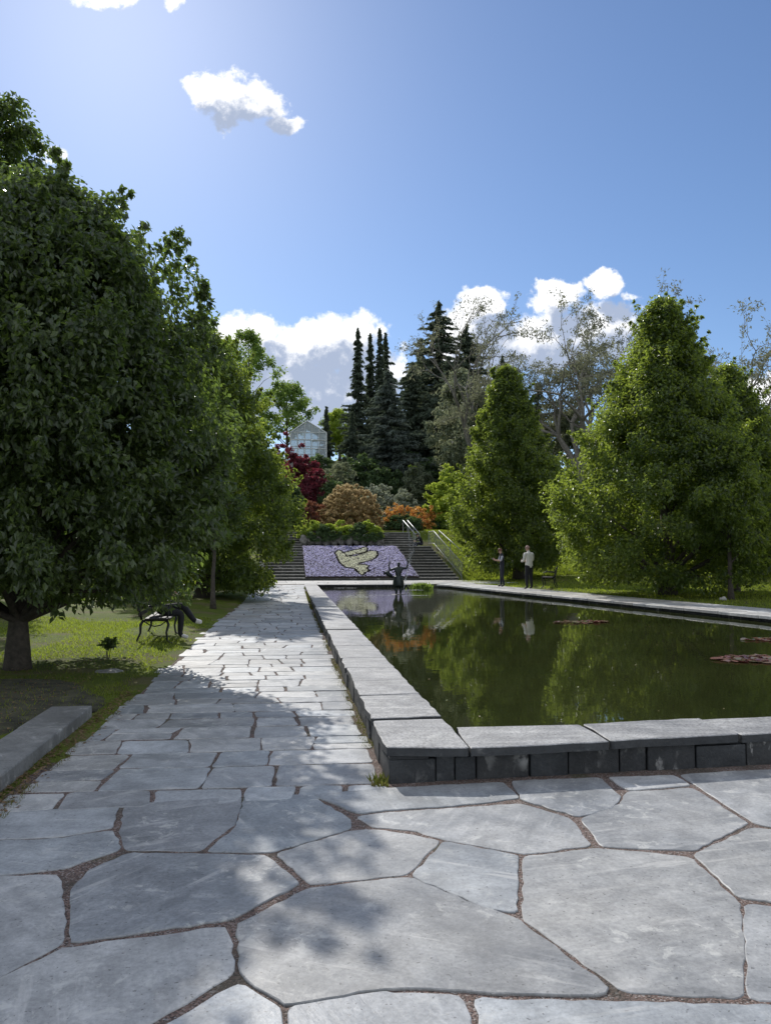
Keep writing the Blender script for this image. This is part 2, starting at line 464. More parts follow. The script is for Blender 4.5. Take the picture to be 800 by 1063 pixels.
# ------------------------------------------------------------------ paving
def wob_poly(poly, rng, seg=.13, amp=.008, cut=.1):
    n = len(poly); pts = []
    for i in range(n):                       # corners worn round
        p0, p1, p2 = Vector(poly[i - 1]), Vector(poly[i]), Vector(poly[(i + 1) % n])
        l0 = (p0 - p1).length; l2 = (p2 - p1).length
        c = min(cut, l0 * .3, l2 * .3)
        a = p1 + (p0 - p1).normalized() * c if l0 > 1e-6 else p1
        b = p1 + (p2 - p1).normalized() * c if l2 > 1e-6 else p1
        pts.append(a); pts.append(p1 * .5 + (a + b) * .25); pts.append(b)
    out = []; n = len(pts)
    for i in range(n):
        a, b = pts[i], pts[(i + 1) % n]; l = (b - a).length
        k = max(1, int(l / seg))
        nn = Vector((-(b - a).y, (b - a).x)); nn = nn.normalized() if nn.length > 1e-9 else nn
        for j in range(k):
            q = a + (b - a) * (j / k)
            out.append(q + nn * rng.uniform(-amp, amp) * (1 if j or l > seg else .5))
    return out
def stone(mb, poly, ztop, th, rng, seg=.13, amp=.008, cut=.06, bev=.007, tilt=.003, zf=None, m=0, ms=None, grow=0.0):
    p = wob_poly([tuple(q[:2]) for q in poly], rng, seg, amp, cut)
    ar = sum(p[i - 1].x * p[i].y - p[i].x * p[i - 1].y for i in range(len(p)))
    if ar < 0: p.reverse()
    if grow:
        p = [b + Vector(((c - a).y, -(c - a).x)).normalized() * grow if (c - a).length > 1e-6 else b for a, b, c in zip([p[-1]] + p[:-1], p, p[1:] + [p[0]])]
    n = len(p); cx = sum(q.x for q in p) / n; cy = sum(q.y for q in p) / n
    tx, ty = rng.uniform(-tilt, tilt), rng.uniform(-tilt, tilt); dz = rng.uniform(-tilt, tilt)
    def z(q): return ztop + (zf(q.y) if zf else 0) + dz + (q.x - cx) * tx + (q.y - cy) * ty
    ins = []
    for i in range(n):
        a, b, c = p[i - 1], p[i], p[(i + 1) % n]
        t = (c - a); t = t.normalized() if t.length > 1e-9 else Vector((1, 0))
        ins.append(b + Vector((-t.y, t.x)) * bev * rng.uniform(.8, 1.8))
    vs = [(q.x, q.y, z(q) - th) for q in p] + [(q.x, q.y, z(q) - bev) for q in p] + [(q.x, q.y, z(q)) for q in ins]
    fs = [(i, (i + 1) % n, n + (i + 1) % n, n + i) for i in range(n)] + [(n + i, n + (i + 1) % n, 2 * n + (i + 1) % n, 2 * n + i) for i in range(n)]
    fs.append(tuple(range(2 * n, 3 * n)))
    mb.add(vs, fs, m)
    if ms is not None:
        for i in range(n): mb.m[-1 - len(fs) + 1 + i] = ms

TR = [  # big flags of the terrace, as they lie
 [(-50,846),(0,842),(122,836.5),(116,859),(60,868),(0,870),(-50,873)],
 [(-50,876),(0,873),(60,871),(117,862.5),(124,881),(66,901),(0,907),(-50,909)],
 [(131,835),(248,826.5),(249,836),(243,854),(207,882),(132,881.5),(126,862)],
 [(256,826),(320,825),(361,849),(364,859),(281,884),(216,883),(246,859)],
 [(326,825.5),(400,818.5),(522,812),(538,828),(470,836),(400,840.5),(372,844)],
 [(532,811),(621,807.5),(643,827),(634,839),(600,847),(543,830)],
 [(632,807),(699,805),(715,815),(652,820)],
 [(706,804),(760,800),(850,797),(850,866),(786,855),(722,814)],
 [(371,847),(400,843.5),(540,834),(590,849),(612,877),(543,885.5),(460,870.5),(430,861),(386,857.5)],
 [(604,849.5),(645,834),(651,822),(718,818),(775,854),(719,882),(626,878)],
 [(288,885.5),(365,862),(384,861),(400,862),(456,872),(422,906),(398,909),(323,917)],
 [(461,873),(537,888),(534,947),(507,942),(429,909)],
 [(545,889),(620,880),(714,889),(764,934),(771,980),(768,1034),(650,1028.5),(545,955)],
 [(721,887.5),(780,860),(850,868),(850,942),(768,931)],
 [(775,938),(850,946),(850,1041),(778,1035),(776,980)],
 [(248,959),(322,922),(398,913),(424,911),(502,943),(534,953),(629,1025),(624,1031),(525,1030),(450,1025),(398,1025),(296,1042),(253,1012)],
 [(94,903),(133,886),(274,888),(310,917),(236,954),(75,977),(76,925)],
 [(-50,911),(0,910),(59,908),(66,945),(64,977),(0,1012),(-50,1034)],
 [(-50,1040),(0,1016),(66,984),(233,962),(238,976),(241,1010),(150,1063),(60,1120),(-50,1120)],
 [(176,1063),(247,1022),(289,1047),(292,1120),(90,1120)],
 [(301,1045),(400,1029),(476,1033),(487,1060),(500,1120),(305,1120)],
 [(493,1037),(640,1040),(800,1043),(850,1046),(850,1120),(520,1120)],
]
rp = random.Random(11)
pv = MB()
for poly in TR:
    stone(pv, [(lambda g: (g.x, g.y))(G(x, y, 0)) for x, y in poly], 0, .05, rp, seg=.06, amp=.008, cut=.03, bev=.003, tilt=.003, grow=.011)
# the rest of the terrace: irregular flags as cells round random centres
def clip(poly, a, b, c):
    out = []
    for i in range(len(poly)):
        p, q = poly[i - 1], poly[i]
        dp = a * p[0] + b * p[1] - c; dq = a * q[0] + b * q[1] - c
        if (dp <= 0) != (dq <= 0):
            t = dp / (dp - dq); out.append((p[0] + (q[0] - p[0]) * t, p[1] + (q[1] - p[1]) * t))
        if dq <= 0: out.append(q)
    return out
eL0, eL1 = G(-50, 846), G(-50, 1120); eR0, eR1 = G(850, 797), G(850, 1120)
def halfplane(p, q, side):
    """a,b,c with a x + b y <= c on the given side (+1 left of p->q)"""
    d = q - p; a, b = d.y, -d.x
    if side < 0: a, b = -a, -b
    return a, b, a * p.x + b * p.y
def flags(region, seeds):
    for s in seeds:
        poly = list(region)
        for o in seeds:
            if o is s or (o[0] - s[0]) ** 2 + (o[1] - s[1]) ** 2 > 9: continue
            a, b = o[0] - s[0], o[1] - s[1]; l = math.hypot(a, b)
            poly = clip(poly, a / l, b / l, (a * (s[0] + o[0]) + b * (s[1] + o[1])) / 2 / l - .02)
            if len(poly) < 3: break
        if len(poly) >= 3:
            ar = abs(sum(poly[i - 1][0] * poly[i][1] - poly[i][0] * poly[i - 1][1] for i in range(len(poly)))) / 2
            if ar > .04: stone(pv, poly, 0, .05, rp, seg=.14, amp=.008, cut=.07, bev=.009)
def seedgrid(x0, x1, y0, y1, st):
    return [(x + rp.uniform(-.33, .33) * st, y + rp.uniform(-.33, .33) * st) for x in np.arange(x0, x1, st) for y in np.arange(y0, y1, st)]
_c1, _c2 = G(402, 776, .25), G(766, 760.5, .25)
_fs = (_c2.y - _c1.y) / (_c2.x - _c1.x)
def front_wall_y(x): return _c1.y + _fs * (x - _c1.x)
yb = min(eL1.y, eR1.y)
big = [(-2.0, -4), (13.0, -4), (13.0, 8), (-2.0, 8)]
aL = halfplane(eL1, eL0, +1); regL = clip([(-6, yb), (0, yb), (0, 5.0), (-6, 5.0)], *aL)
flags(clip(regL, 1, 0, 99), seedgrid(-5.5, 0, yb, 5.3, 1.0))
aR = halfplane(eR1, eR0, -1)
rR = clip([(1, yb), (13, yb), (13, 7.9), (1, 7.9)], *aR)
rR = clip(rR, -_fs, 1, _c1.y - .03 - _fs * _c1.x)
flags(rR, seedgrid(1, 13, yb, 7.9, 1.15))
flags([(-6, -4), (13, -4), (13, yb - .04), (-6, yb - .04)], seedgrid(-5.5, 13, -3.7, yb + .3, 1.15))
# the coursed path along the pool
XW = .70
y = 5.16; rows = []
while y < 36.3:
    h = rp.choice((.3, .34, .4, .46, .55)) if y < 20 else rp.choice((.36, .45, .55)); rows.append((y, min(h, 36.4 - y))); y += h
for (y0, h) in rows:
    left = (-1.84 if y0 < 8 else -1.74) + rp.uniform(-.12, .1) + (.08 if y0 > 20 else 0)
    x = left; xs = [x]
    while True:
        x += rp.choice((.34, .42, .5, .58, .7, .9))
        if x > XW - .3: break
        xs.append(x)
    xs.append(XW - .015 + rp.uniform(-.05, .02))
    g = .012
    sls = [rp.uniform(-.16, .16) * (0 < i < len(xs) - 1) for i in range(len(xs))]
    for xa, xb, s1, s2 in zip(xs, xs[1:], sls, sls[1:]):
        sk = -.035
        j = lambda: rp.uniform(-.018, .018)
        gg = rp.uniform(.008, .022)
        def yy(x, yv): return yv + sk * x + (.0 if yv > 5.3 else .05 * (x + .5))
        poly = [(xa + gg, yy(xa, y0) + g + j()), (xb - gg, yy(xb, y0) + g + j()), (xb - gg + s2 * h, yy(xb, y0 + h) - g + j()), (xa + gg + s1 * h, yy(xa, y0 + h) - g + j())]
        if h > .4 and rp.random() < .2 and xb - xa > .45:      # two thin stones instead of one
            mid = h * rp.uniform(.4, .6)
            a = [poly[0], poly[1], (xb - gg, yy(xb, y0 + mid) - g), (xa + gg, yy(xa, y0 + mid) - g)]
            b = [(xa + gg, yy(xa, y0 + mid) + g), (xb - gg, yy(xb, y0 + mid) + g), poly[2], poly[3]]
            for q in (a, b): stone(pv, q, 0, .05, rp, seg=.1, amp=.010, cut=.035, bev=.004, grow=.004, zf=path_z)
        else:
            stone(pv, poly, 0, .05, rp, seg=.1, amp=.011, cut=.04, bev=.004, grow=.004, zf=path_z)
# cross walk at the foot of the stairs
y = 36.95
while y < 42.2:
    h = rp.uniform(.7, .95); h = min(h, 42.28 - y)
    if h < .2: break
    x = -2.3
    while x < 10.2:
        w = rp.uniform(.8, 1.7)
        stone(pv, [(x + .015, y + .015), (x + w - .015, y + .015), (x + w - .015, y + h - .015), (x + .015, y + h - .015)], .25, .06, rp, seg=.3, amp=.01, cut=.03, m=1)
        x += w
    y += h
paving = pv.build("paving", [M['slab'], M['walk']]); tag(paving, kind='structure')
jb = MB()
jb.add([(-1.93, 5.2, -.007), (-1.93, -4, -.007), (13, -4, -.007), (13, 8, -.007), (.9, 6.0, -.007), (.9, 5.2, -.007)], [(0, 1, 2, 3, 4, 5)])
ys = [5.2] + list(np.arange(6, 36.6, 1.0)) + [36.9]
for a, b in zip(ys, ys[1:]):
    jb.add([(-1.86 + .03 * math.sin(a * 2), a, -.007 + path_z(a)), (.9, a, -.007 + path_z(a)), (.9, b, -.007 + path_z(b)), (-1.86 + .03 * math.sin(b * 2), b, -.007 + path_z(b))], [(0, 1, 2, 3)])
jb.add([(-2.4, 36.9, .232), (10.4, 36.9, .232), (10.4, 42.3, .232), (-2.4, 42.3, .232)], [(0, 1, 2, 3)])
jo = jb.build("gravel_bed", M['joint']); tag(jo, kind='structure')

# right walkway
wk = MB()
def poly_len(pts):
    s = [0]
    for a, b in zip(pts, pts[1:]): s.append(s[-1] + math.dist(a, b))
    return s
def along(pts, s, acc):
    for i in range(len(pts) - 1):
        if s <= acc[i + 1] or i == len(pts) - 2:
            t = (s - acc[i]) / (acc[i + 1] - acc[i]); return (pts[i][0] + (pts[i + 1][0] - pts[i][0]) * t, pts[i][1] + (pts[i + 1][1] - pts[i][1]) * t)
aw, bw = poly_len(WIN), poly_len(WOUT)
def wpt(f, q):
    a = along(WIN, f * aw[-1], aw); b = along(WOUT, f * bw[-1], bw)
    return (a[0] + (b[0] - a[0]) * q, a[1] + (b[1] - a[1]) * q)
for (q0, q1, st) in ((-.02, .33, 1.1), (.345, .67, .8), (.685, 1.0, .9)):
    f = 0
    while f < 1:
        df = min(rp.uniform(.75, 1.25) * st / aw[-1], 1 - f)
        e = .012 / aw[-1]
        if df * aw[-1] > .2:
            stone(wk, [wpt(f + e, q0), wpt(f + df - e, q0), wpt(f + df - e, q1), wpt(f + e, q1)], .25, .07, rp, seg=.25, amp=.012, cut=.03)
        f += df
walk = wk.build("walkway", M['walk']); tag(walk, kind='structure')
wb = MB()
for i in range(60):
    a, b = i / 60, (i + 1) / 60
    wb.add([(*wpt(a, .02), .236), (*wpt(a, 1.02), .236), (*wpt(b, 1.02), .236), (*wpt(b, .02), .236)], [(0, 1, 2, 3)])
tag(wb.build("walkway_bed", M['joint']), kind='structure')

# water
wm = MB(); wpoly = offset_poly(POOL, .12)
wm.add([(x, y, WL) for x, y in wpoly], [tuple(range(len(wpoly)))])
water = wm.build("water", M['water']); tag(water, kind='structure')

# ------------------------------------------------------------------ pool wall
pw = empty("pool_wall", (XL - .3, POOL[0][1] - .3, 0))
def keep(o, par):          # parent without moving
    o.parent = par; o.matrix_parent_inverse = Matrix.Translation(-par.location); return o
tag(pw, "low slate wall with thick grey coping stones around the pool", "pool wall")
PW_IN = offset_poly(POOL, .09)
PW_OUT = offset_poly(POOL, .55)
ws = MB()
def stone_course(mb, p, q, z0, z1, th, rng, wmin=.08, wmax=.46):
    p, q = Vector(p), Vector(q); d = q - p; l = d.length; d = d / l; nrm = Vector((-d.y, d.x)); s = 0
    ang = math.atan2(d.y, d.x)
    while s < l - .02:
        w = min(rng.uniform(wmin, wmax), l - s)
        c = p + d * (s + w / 2) + nrm * (th / 2)
        dep = th + rng.uniform(-.035, .012)
        hz = z1 - rng.choice((0, 0, .012, .03))
        mb.box((c.x, c.y, (z0 + hz) / 2), (max(.02, w - rng.uniform(.002, .018)), dep, hz - z0), rz=ang + rng.uniform(-.02, .02))
        s += w
fo = [(.70, front_wall_y(.715) + .014), (12.6, front_wall_y(12.6) + .014)]
stone_course(ws, fo[0], fo[1], -.03, .186, .3, rp)
stone_course(ws, (.70, 36.6), (.70, fo[0][1] + .01), -.05, .186, .3, rp, .2, .5)
ws.prism([(.735, fo[0][1] + .04), (12.4, front_wall_y(12.4) + .06), (12.4, front_wall_y(12.4) + .5), (1.2, fo[0][1] + .5), (1.2, 36.5), (.735, 36.5)], -.2, .187)
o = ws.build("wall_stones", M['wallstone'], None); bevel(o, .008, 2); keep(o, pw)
iw = MB()
n = len(POOL)
for i in range(n):
    a, b = Vector(PW_IN[i]), Vector(PW_IN[(i + 1) % n]); d = b - a; l = d.length
    if l < .05: continue
    k = max(1, int(l / .45)); nrm = Vector((d.y, -d.x)).normalized()
    for j in range(k):
        for (z0, z1) in ((-.6, .10), (.105, .184)):
            c = a + d * ((j + .5) / k) + nrm * .06
            iw.box((c.x, c.y, (z0 + z1) / 2), (l / k - .01, .14 + rp.uniform(-.01, .01), z1 - z0), rz=math.atan2(d.y, d.x))
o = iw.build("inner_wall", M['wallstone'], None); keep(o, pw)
CT, CTH = .25, .062
def cop(poly, dz=0.0, th=CTH, seg=.09, amp=.012):
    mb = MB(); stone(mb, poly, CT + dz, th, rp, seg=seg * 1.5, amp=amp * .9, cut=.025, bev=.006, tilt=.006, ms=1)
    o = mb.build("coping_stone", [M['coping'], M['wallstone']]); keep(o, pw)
cA = G(402, 776, .25); cB = G(486, 775.8, .25); cIn = G(469, 754, .25)
F1a, F1b, F1c, F1d = G(488, 775.6, .25), G(632, 768.6, .25), G(601, 751.5, .25), G(473, 754, .25)
def P2(v): return (v.x, v.y)
y1 = 6.42
cop([P2(cA), P2(cB), P2(cIn), (XL, y1), (.68, y1 - .03)])
cop([P2(F1a), P2(F1b), P2(F1c), P2(F1d)])
F2a, F2b, F2c, F2d = G(634, 768.3, .25), G(767, 760.5, .25), G(724, 744.5, .25), G(605, 751, .25)
cop([P2(F2a), P2(F2b), P2(F2c), P2(F2d)])
x = F2b.x + .02; xi = F2c.x + .02
while x < 12.2:
    w = rp.uniform(.9, 1.5)
    cop([(x, front_wall_y(x)), (x + w, front_wall_y(x + w)), (xi + w, front_wall_y(xi + w) + .56), (xi, front_wall_y(xi) + .56)], -.012)
    x += w + .015; xi += w + .015
y = y1 + .015
for w in (1.08, .88):
    cop([(.68, y), (XL, y + .02), (XL, y + w), (.68, y + w - .02)]); y += w + .014
while y < 36.8:
    w = min(rp.uniform(.8, 1.6), 36.9 - y)
    cop([(.68 + rp.uniform(-.012, .012), y), (XL, y), (XL, y + w), (.68 + rp.uniform(-.012, .012), y + w)], 0 if y < 35 else 0, seg=.15); y += w + .014
x = XL + .02
while x < 6.7:
    w = min(rp.uniform(.9, 1.5), 6.8 - x)
    cop([(x, 36.25), (x + w, 36.25), (x + w, 36.9), (x, 36.9)], 0, seg=.3); x += w + .014

# kerb wall on the left
kb = empty("kerb_wall", (-2.13, 8.0, 0)); tag(kb, "long low grey granite kerb between the left lawn and the path", "kerb")
y = 8.05; ke = [.95, 1.5, 1.2, 1.3, 1.3, 1.4, 1.3, 1.3]
for w in ke:
    mb = MB(); mb.prism([(-2.33, y - w + .006), (-1.93, y - w + .006), (-1.935, y), (-2.325, y)], -.12, .115 + rp.uniform(-.004, .004))
    o = mb.build("kerb_stone", M['granite']); bevel(o, .012, 2); keep(o, kb); y -= w

# ------------------------------------------------------------------ stairs and flower bed
Y0, RUN, RISE, NS = 42.35, .46, .163, 12
def bedx(y, s):
    t = (y - Y0) / (NS * RUN)
    return (.86 - .12 * t) if s < 0 else (7.12 - .55 * t)
def flight(name, label, x0, x1, y0, z0, ns, run, rise):
    e = empty(name, ((x0(y0) + x1(y0)) / 2, y0, z0)); tag(e, label, "stairs", "stone stairs up the bank")
    for i in range(ns):
        mb = MB(); ya = y0 + i * run; za = z0 + i * rise; xa, xb = x0(ya), x1(ya)
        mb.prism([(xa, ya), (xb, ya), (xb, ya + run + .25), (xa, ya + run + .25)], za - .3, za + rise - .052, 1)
        x = xa
        while x < xb - .05:
            w = rp.uniform(.9, 1.6); w = w if xb - x - w > .4 else xb - x
            ov = .035 + rp.uniform(-.012, .012)
            mb.prism([(x + .004, ya - ov), (x + w - .004, ya - ov + rp.uniform(-.008, .008)), (x + w - .004, ya + run + .02), (x + .004, ya + run + .02)], za + rise - .05, za + rise + rp.uniform(-.006, .004), 0)
            x += w
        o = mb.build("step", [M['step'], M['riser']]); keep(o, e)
    return e
flight("stone_stairs", "dark stone stairs left of the lilac flower bed", lambda y: -1.5, lambda y: bedx(y, -1) - .03, Y0, .25, NS, RUN, RISE)
flight("stone_stairs", "dark stone stairs right of the lilac flower bed beside the railing", lambda y: bedx(y, 1) + .03, lambda y: 9.35 - .12 * (y - Y0), Y0, .25, NS, RUN, RISE)
ZL = .25 + NS * RISE
lb = MB(); lb.prism([(-1.5, Y0 + NS * RUN - .02), (8.85, Y0 + NS * RUN - .02), (8.85, 49.3), (-1.5, 49.3)], ZL - .3, ZL - .004)
tag(lb.build("landing", M['walk']), kind='structure')
flight("stone_stairs", "short upper flight of stone steps on the right below the orange azalea", lambda y: 5.75, lambda y: 8.0, 49.1, ZL, 6, .4, .16)
flight("stone_stairs", "short upper flight of stone steps on the left behind the leafy tree", lambda y: -.75, lambda y: .75, 49.1, ZL, 6, .4, .16)

def soil_mat(): return simple('dark_soil', (.035, .026, .018), .95, var=.3, scale=30, bump=.8)
M['soil'] = soil_mat()
bed = empty("flower_bed", (4.0, Y0, .25)); tag(bed, "sloping lilac flower bed with a pale yellow dove between the stairs", "flower bed")
YB1 = Y0 + NS * RUN
sb = MB()
def bedpt(u, v, h=0.0):
    y = Y0 + .05 + v * (YB1 - Y0 - .1); xl, xr = bedx(y, -1), bedx(y, 1)
    return Vector((xl + u * (xr - xl), y, .42 + v * (ZL - .42) + h))
sb.add([bedpt(0, 0), bedpt(1, 0), bedpt(1, 1), bedpt(0, 1)] + [(p.x, p.y, .1) for p in (bedpt(0, 0), bedpt(1, 0), bedpt(1, 1), bedpt(0, 1))],
       [(0, 1, 2, 3), (4, 5, 1, 0), (5, 6, 2, 1), (6, 7, 3, 2), (7, 4, 0, 3)])
keep(sb.build("soil", M['soil']), bed)
eb = MB(); a, b = bedpt(0, 0), bedpt(1, 0); eb.box(((a.x + b.x) / 2, a.y - .05, .31), (b.x - a.x + .04, .09, .13)); keep(eb.build("edging", M['riser']), bed)
def z2uv(x, y):
    v = (279 - y) / 208.0; xl = 40 - 10 * v; xr = 775 - 135 * v
    return ((x - xl) / (xr - xl), v)
DOVE = [[z2uv(*p) for p in q] for q in (
  [(240,128),(258,110),(278,112),(298,130),(320,152),(372,150),(420,132),(470,112),(512,116),(518,138),(500,160),(462,180),(410,190),(378,206),(430,206),(452,214),(440,230),(452,246),(430,252),(405,272),(384,256),(364,232),(338,226),(300,222),(274,200),(256,172),(250,144)],
  [(300,128),(340,112),(390,102),(438,84),(452,98),(440,120),(380,134),(345,142),(318,150),(306,140)])]
def segd(p, a, b):
    ax, ay = a; bx, by = b; dx, dy = bx - ax, by - ay
    t = max(0, min(1, ((p[0] - ax) * dx + (p[1] - ay) * dy) / (dx * dx + dy * dy + 1e-12)))
    return math.hypot(p[0] - ax - t * dx, p[1] - ay - t * dy)
def scale(q): return [(u * 6.1, v * 4.6) for u, v in q]
DS = [scale(q) for q in DOVE]
def dove_at(u, v):
    p = (u * 6.1, v * 4.6)
    d = min(segd(p, q[i - 1], q[i]) for q in DS for i in range(len(q)))
    ins = any(inside(q, *p) for q in DS)
    return ins, d
def rosettes(name, pts, mats, smin, smax, rng, parent, n=6, tiltsd=.28, zoff=(.035, .065)):
    V = []; F = []; MI = []
    for (p, nrm) in pts:
        s = rng.uniform(smin, smax)
        d = (nrm + SUNV * .7 + Vector((rng.gauss(0, tiltsd), rng.gauss(0, tiltsd), 0))).normalized()   # flower heads turn to the light
        a = d.orthogonal().normalized(); b = d.cross(a); c = p + nrm * rng.uniform(*zoff); ph = rng.uniform(0, 6.28); o = len(V)
        V.append(c - d * s * .25)
        for k in range(n):
            an = ph + k * 2 * math.pi / n; V.append(c + (a * math.cos(an) + b * math.sin(an)) * s * rng.uniform(.8, 1.15))
        for k in range(n): F.append((o, o + 1 + k, o + 1 + (k + 1) % n))
    o = np_mesh(name, [tuple(v) for v in V], F, mats); keep(o, parent); tag(o, kind='stuff'); return o
rb = random.Random(5); lil, dov, drk = [], [], []
bn = Vector((0, -(ZL - .42), YB1 - Y0)).normalized()
for i in range(16500):
    u, v = rb.uniform(.004, .996), rb.uniform(.008, .985)
    ins, d = dove_at(u, v); p = bedpt(u, v)
    if ins and d > .03: dov.append((p, bn))
    elif d < (.075 if not ins else .03): drk.append((p, bn))
    elif rb.random() < .9 and math.sin(u * 41 + math.sin(v * 23) * 3) * math.sin(v * 37) > -.9: lil.append((p, bn))
M['lilac'] = leafmat('lilac_petal', [(.33, .31, .55), (.47, .455, .66), (.56, .55, .68), (.39, .375, .63), (.65, .65, .69)], (.54, .52, .70), .5)
M['cream'] = leafmat('cream_petal', [(.66, .66, .44), (.66, .66, .50), (.66, .66, .54), (.60, .64, .38)], (.85, .86, .55), .5)
M['darkleaf'] = leafmat('dark_bedding_leaf', [(.02, .02, .02), (.035, .04, .03), (.05, .035, .045)], (.03, .03, .02), .2)
rosettes("lilac_flowers", lil, M['lilac'], .025, .05, rb, bed)
rosettes("dove_flowers", dov, M['cream'], .028, .05, rb, bed)
rosettes("outline_plants", drk, M['darkleaf'], .03, .05, rb, bed)
# ------------------------------------------------------------------ plants
M['bark'] = simple('bark', (.075, .062, .05), .9, var=.3, scale=14, bump=1.0, bscale=30)
M['bark_grey'] = simple('grey_bark', (.19, .175, .15), .9, var=.3, scale=10, bump=.8, bscale=24)
M['hornbeam'] = leafmat('hornbeam_leaf', [(.019, .029, .013), (.029, .043, .018), (.044, .062, .024), (.066, .086, .031)], (.22, .32, .05), .36, .36, .6)
M['hornbeam_light'] = leafmat('hornbeam_leaf_young', [(.012, .022, .009), (.020, .034, .013), (.032, .050, .017), (.052, .072, .023)], (.42, .53, .065), .40, .38, .5)
M['spruce'] = leafmat('spruce_needles', [(.045, .060, .045), (.07, .09, .066), (.105, .125, .094)], (.16, .20, .11), .25, .8, .08)
M['blue_spruce'] = leafmat('blue_spruce_needles', [(.055, .07, .062), (.085, .105, .092), (.125, .145, .13)], (.18, .22, .15), .25, .8, .08)
M['willow'] = leafmat('willow_leaf', [(.09, .095, .06), (.14, .145, .095), (.19, .195, .14)], (.26, .27, .15), .35, .6, .2)
M['olive'] = leafmat('grey_green_leaf', [(0.078, 0.098, 0.058), (0.130, 0.156, 0.098), (0.195, 0.221, 0.156)], (0.312, 0.338, 0.182), .35, .5, .3)
M['broad'] = leafmat('broad_leaf', [(0.045, 0.083, 0.022), (0.075, 0.128, 0.030), (0.112, 0.165, 0.045)], (0.330, 0.450, 0.075), .4, .45, .35)
M['lime'] = leafmat('lime_leaf', [(.11, .16, .025), (.16, .22, .035), (.22, .28, .055)], (.50, .60, .08), .45, .45, .3)
M['maroon'] = leafmat('maroon_leaf', [(.06, .016, .024), (.10, .024, .034), (.15, .035, .05)], (.30, .05, .07), .35, .45, .3)
M['bronze'] = leafmat('bronze_leaf', [(.17, .14, .07), (.25, .19, .09), (.24, .15, .09), (.30, .24, .12), (.16, .16, .06)], (.70, .52, .28), .45, .5, .3)
M['bronze_dark'] = leafmat('brown_purple_leaf', [(0.075, 0.038, 0.030), (0.128, 0.060, 0.045), (0.165, 0.090, 0.060)], (0.375, 0.150, 0.075), .35, .5, .3)
M['orange'] = leafmat('azalea_bloom', [(.55, .20, .05), (.68, .30, .09), (.72, .40, .16), (.16, .17, .04), (.60, .26, .10)], (.80, .36, .08), .4, .5, .3)
M['paleblue'] = leafmat('silvery_leaf', [(0.150, 0.180, 0.135), (0.255, 0.285, 0.225), (0.420, 0.435, 0.375)], (0.390, 0.420, 0.270), .3, .5, .3)
M['darkshrub'] = leafmat('dark_shrub_leaf', [(0.031, 0.054, 0.024), (0.051, 0.085, 0.034), (0.076, 0.119, 0.051)], (0.170, 0.255, 0.068), .3, .5, .35)

def leaves(rng, cen, out, L, Wd, droop=.5, jitter=.6, spread=None):
    """folded pointed leaves; cen (n,3), out (n,3) growth direction. Returns V, F (triangles)"""
    n = len(cen)
    a = out * .7 + rng.normal(0, jitter, (n, 3)); a[:, 2] -= droop
    a /= np.linalg.norm(a, axis=1, keepdims=True) + 1e-9
    up = rng.normal(0, .55, (n, 3)) + out * .45; up[:, 2] += .75
    s = np.cross(a, up); s /= np.linalg.norm(s, axis=1, keepdims=True) + 1e-9
    nn = np.cross(s, a)
    l = (L * rng.uniform(.65, 1.25, n))[:, None]; w = (Wd * rng.uniform(.7, 1.2, n))[:, None]
    base = cen - a * l * .5; tip = cen + a * l * .5 - nn * l * .10
    mid = cen - a * l * .06
    lf = mid + s * w * .5 + nn * w * .16; rt = mid - s * w * .5 + nn * w * .16
    V = np.stack([base, lf, tip, rt], 1).reshape(-1, 3)
    o = (np.arange(n) * 4)[:, None]
    F = np.concatenate([o + np.array([[0, 2, 1]]), o + np.array([[0, 3, 2]])], 1).reshape(-1, 3)
    return V, F
def clump_cloud(rng, cs, rs, per, shell=.55):
    """leaf places round clump centres cs with radii rs (n,3)"""
    k = len(cs); ids = np.repeat(np.arange(k), per)
    d = rng.normal(0, 1, (len(ids), 3)); d /= np.linalg.norm(d, axis=1, keepdims=True)
    r = rng.uniform(0, 1, (len(ids), 1)) ** shell
    return cs[ids] + d * r * rs[ids], d, ids
def fbm2(th, z, ph):
    return (np.sin(2 * th + ph) * np.cos(1.1 * z + ph * 1.7) + .7 * np.sin(3 * th - 2.1 * z + ph * 2.3) + .5 * np.sin(5 * th + 2.7 * z + ph)) / 2.2
def egg(t, tm=.3, pw=.75, b0=.35):
    t = np.asarray(t, float)
    return np.where(t < tm, b0 + (1 - b0) * np.sqrt(np.clip(t / tm, 0, 1)), np.clip((1 - t) / (1 - tm), 0, 1) ** pw)
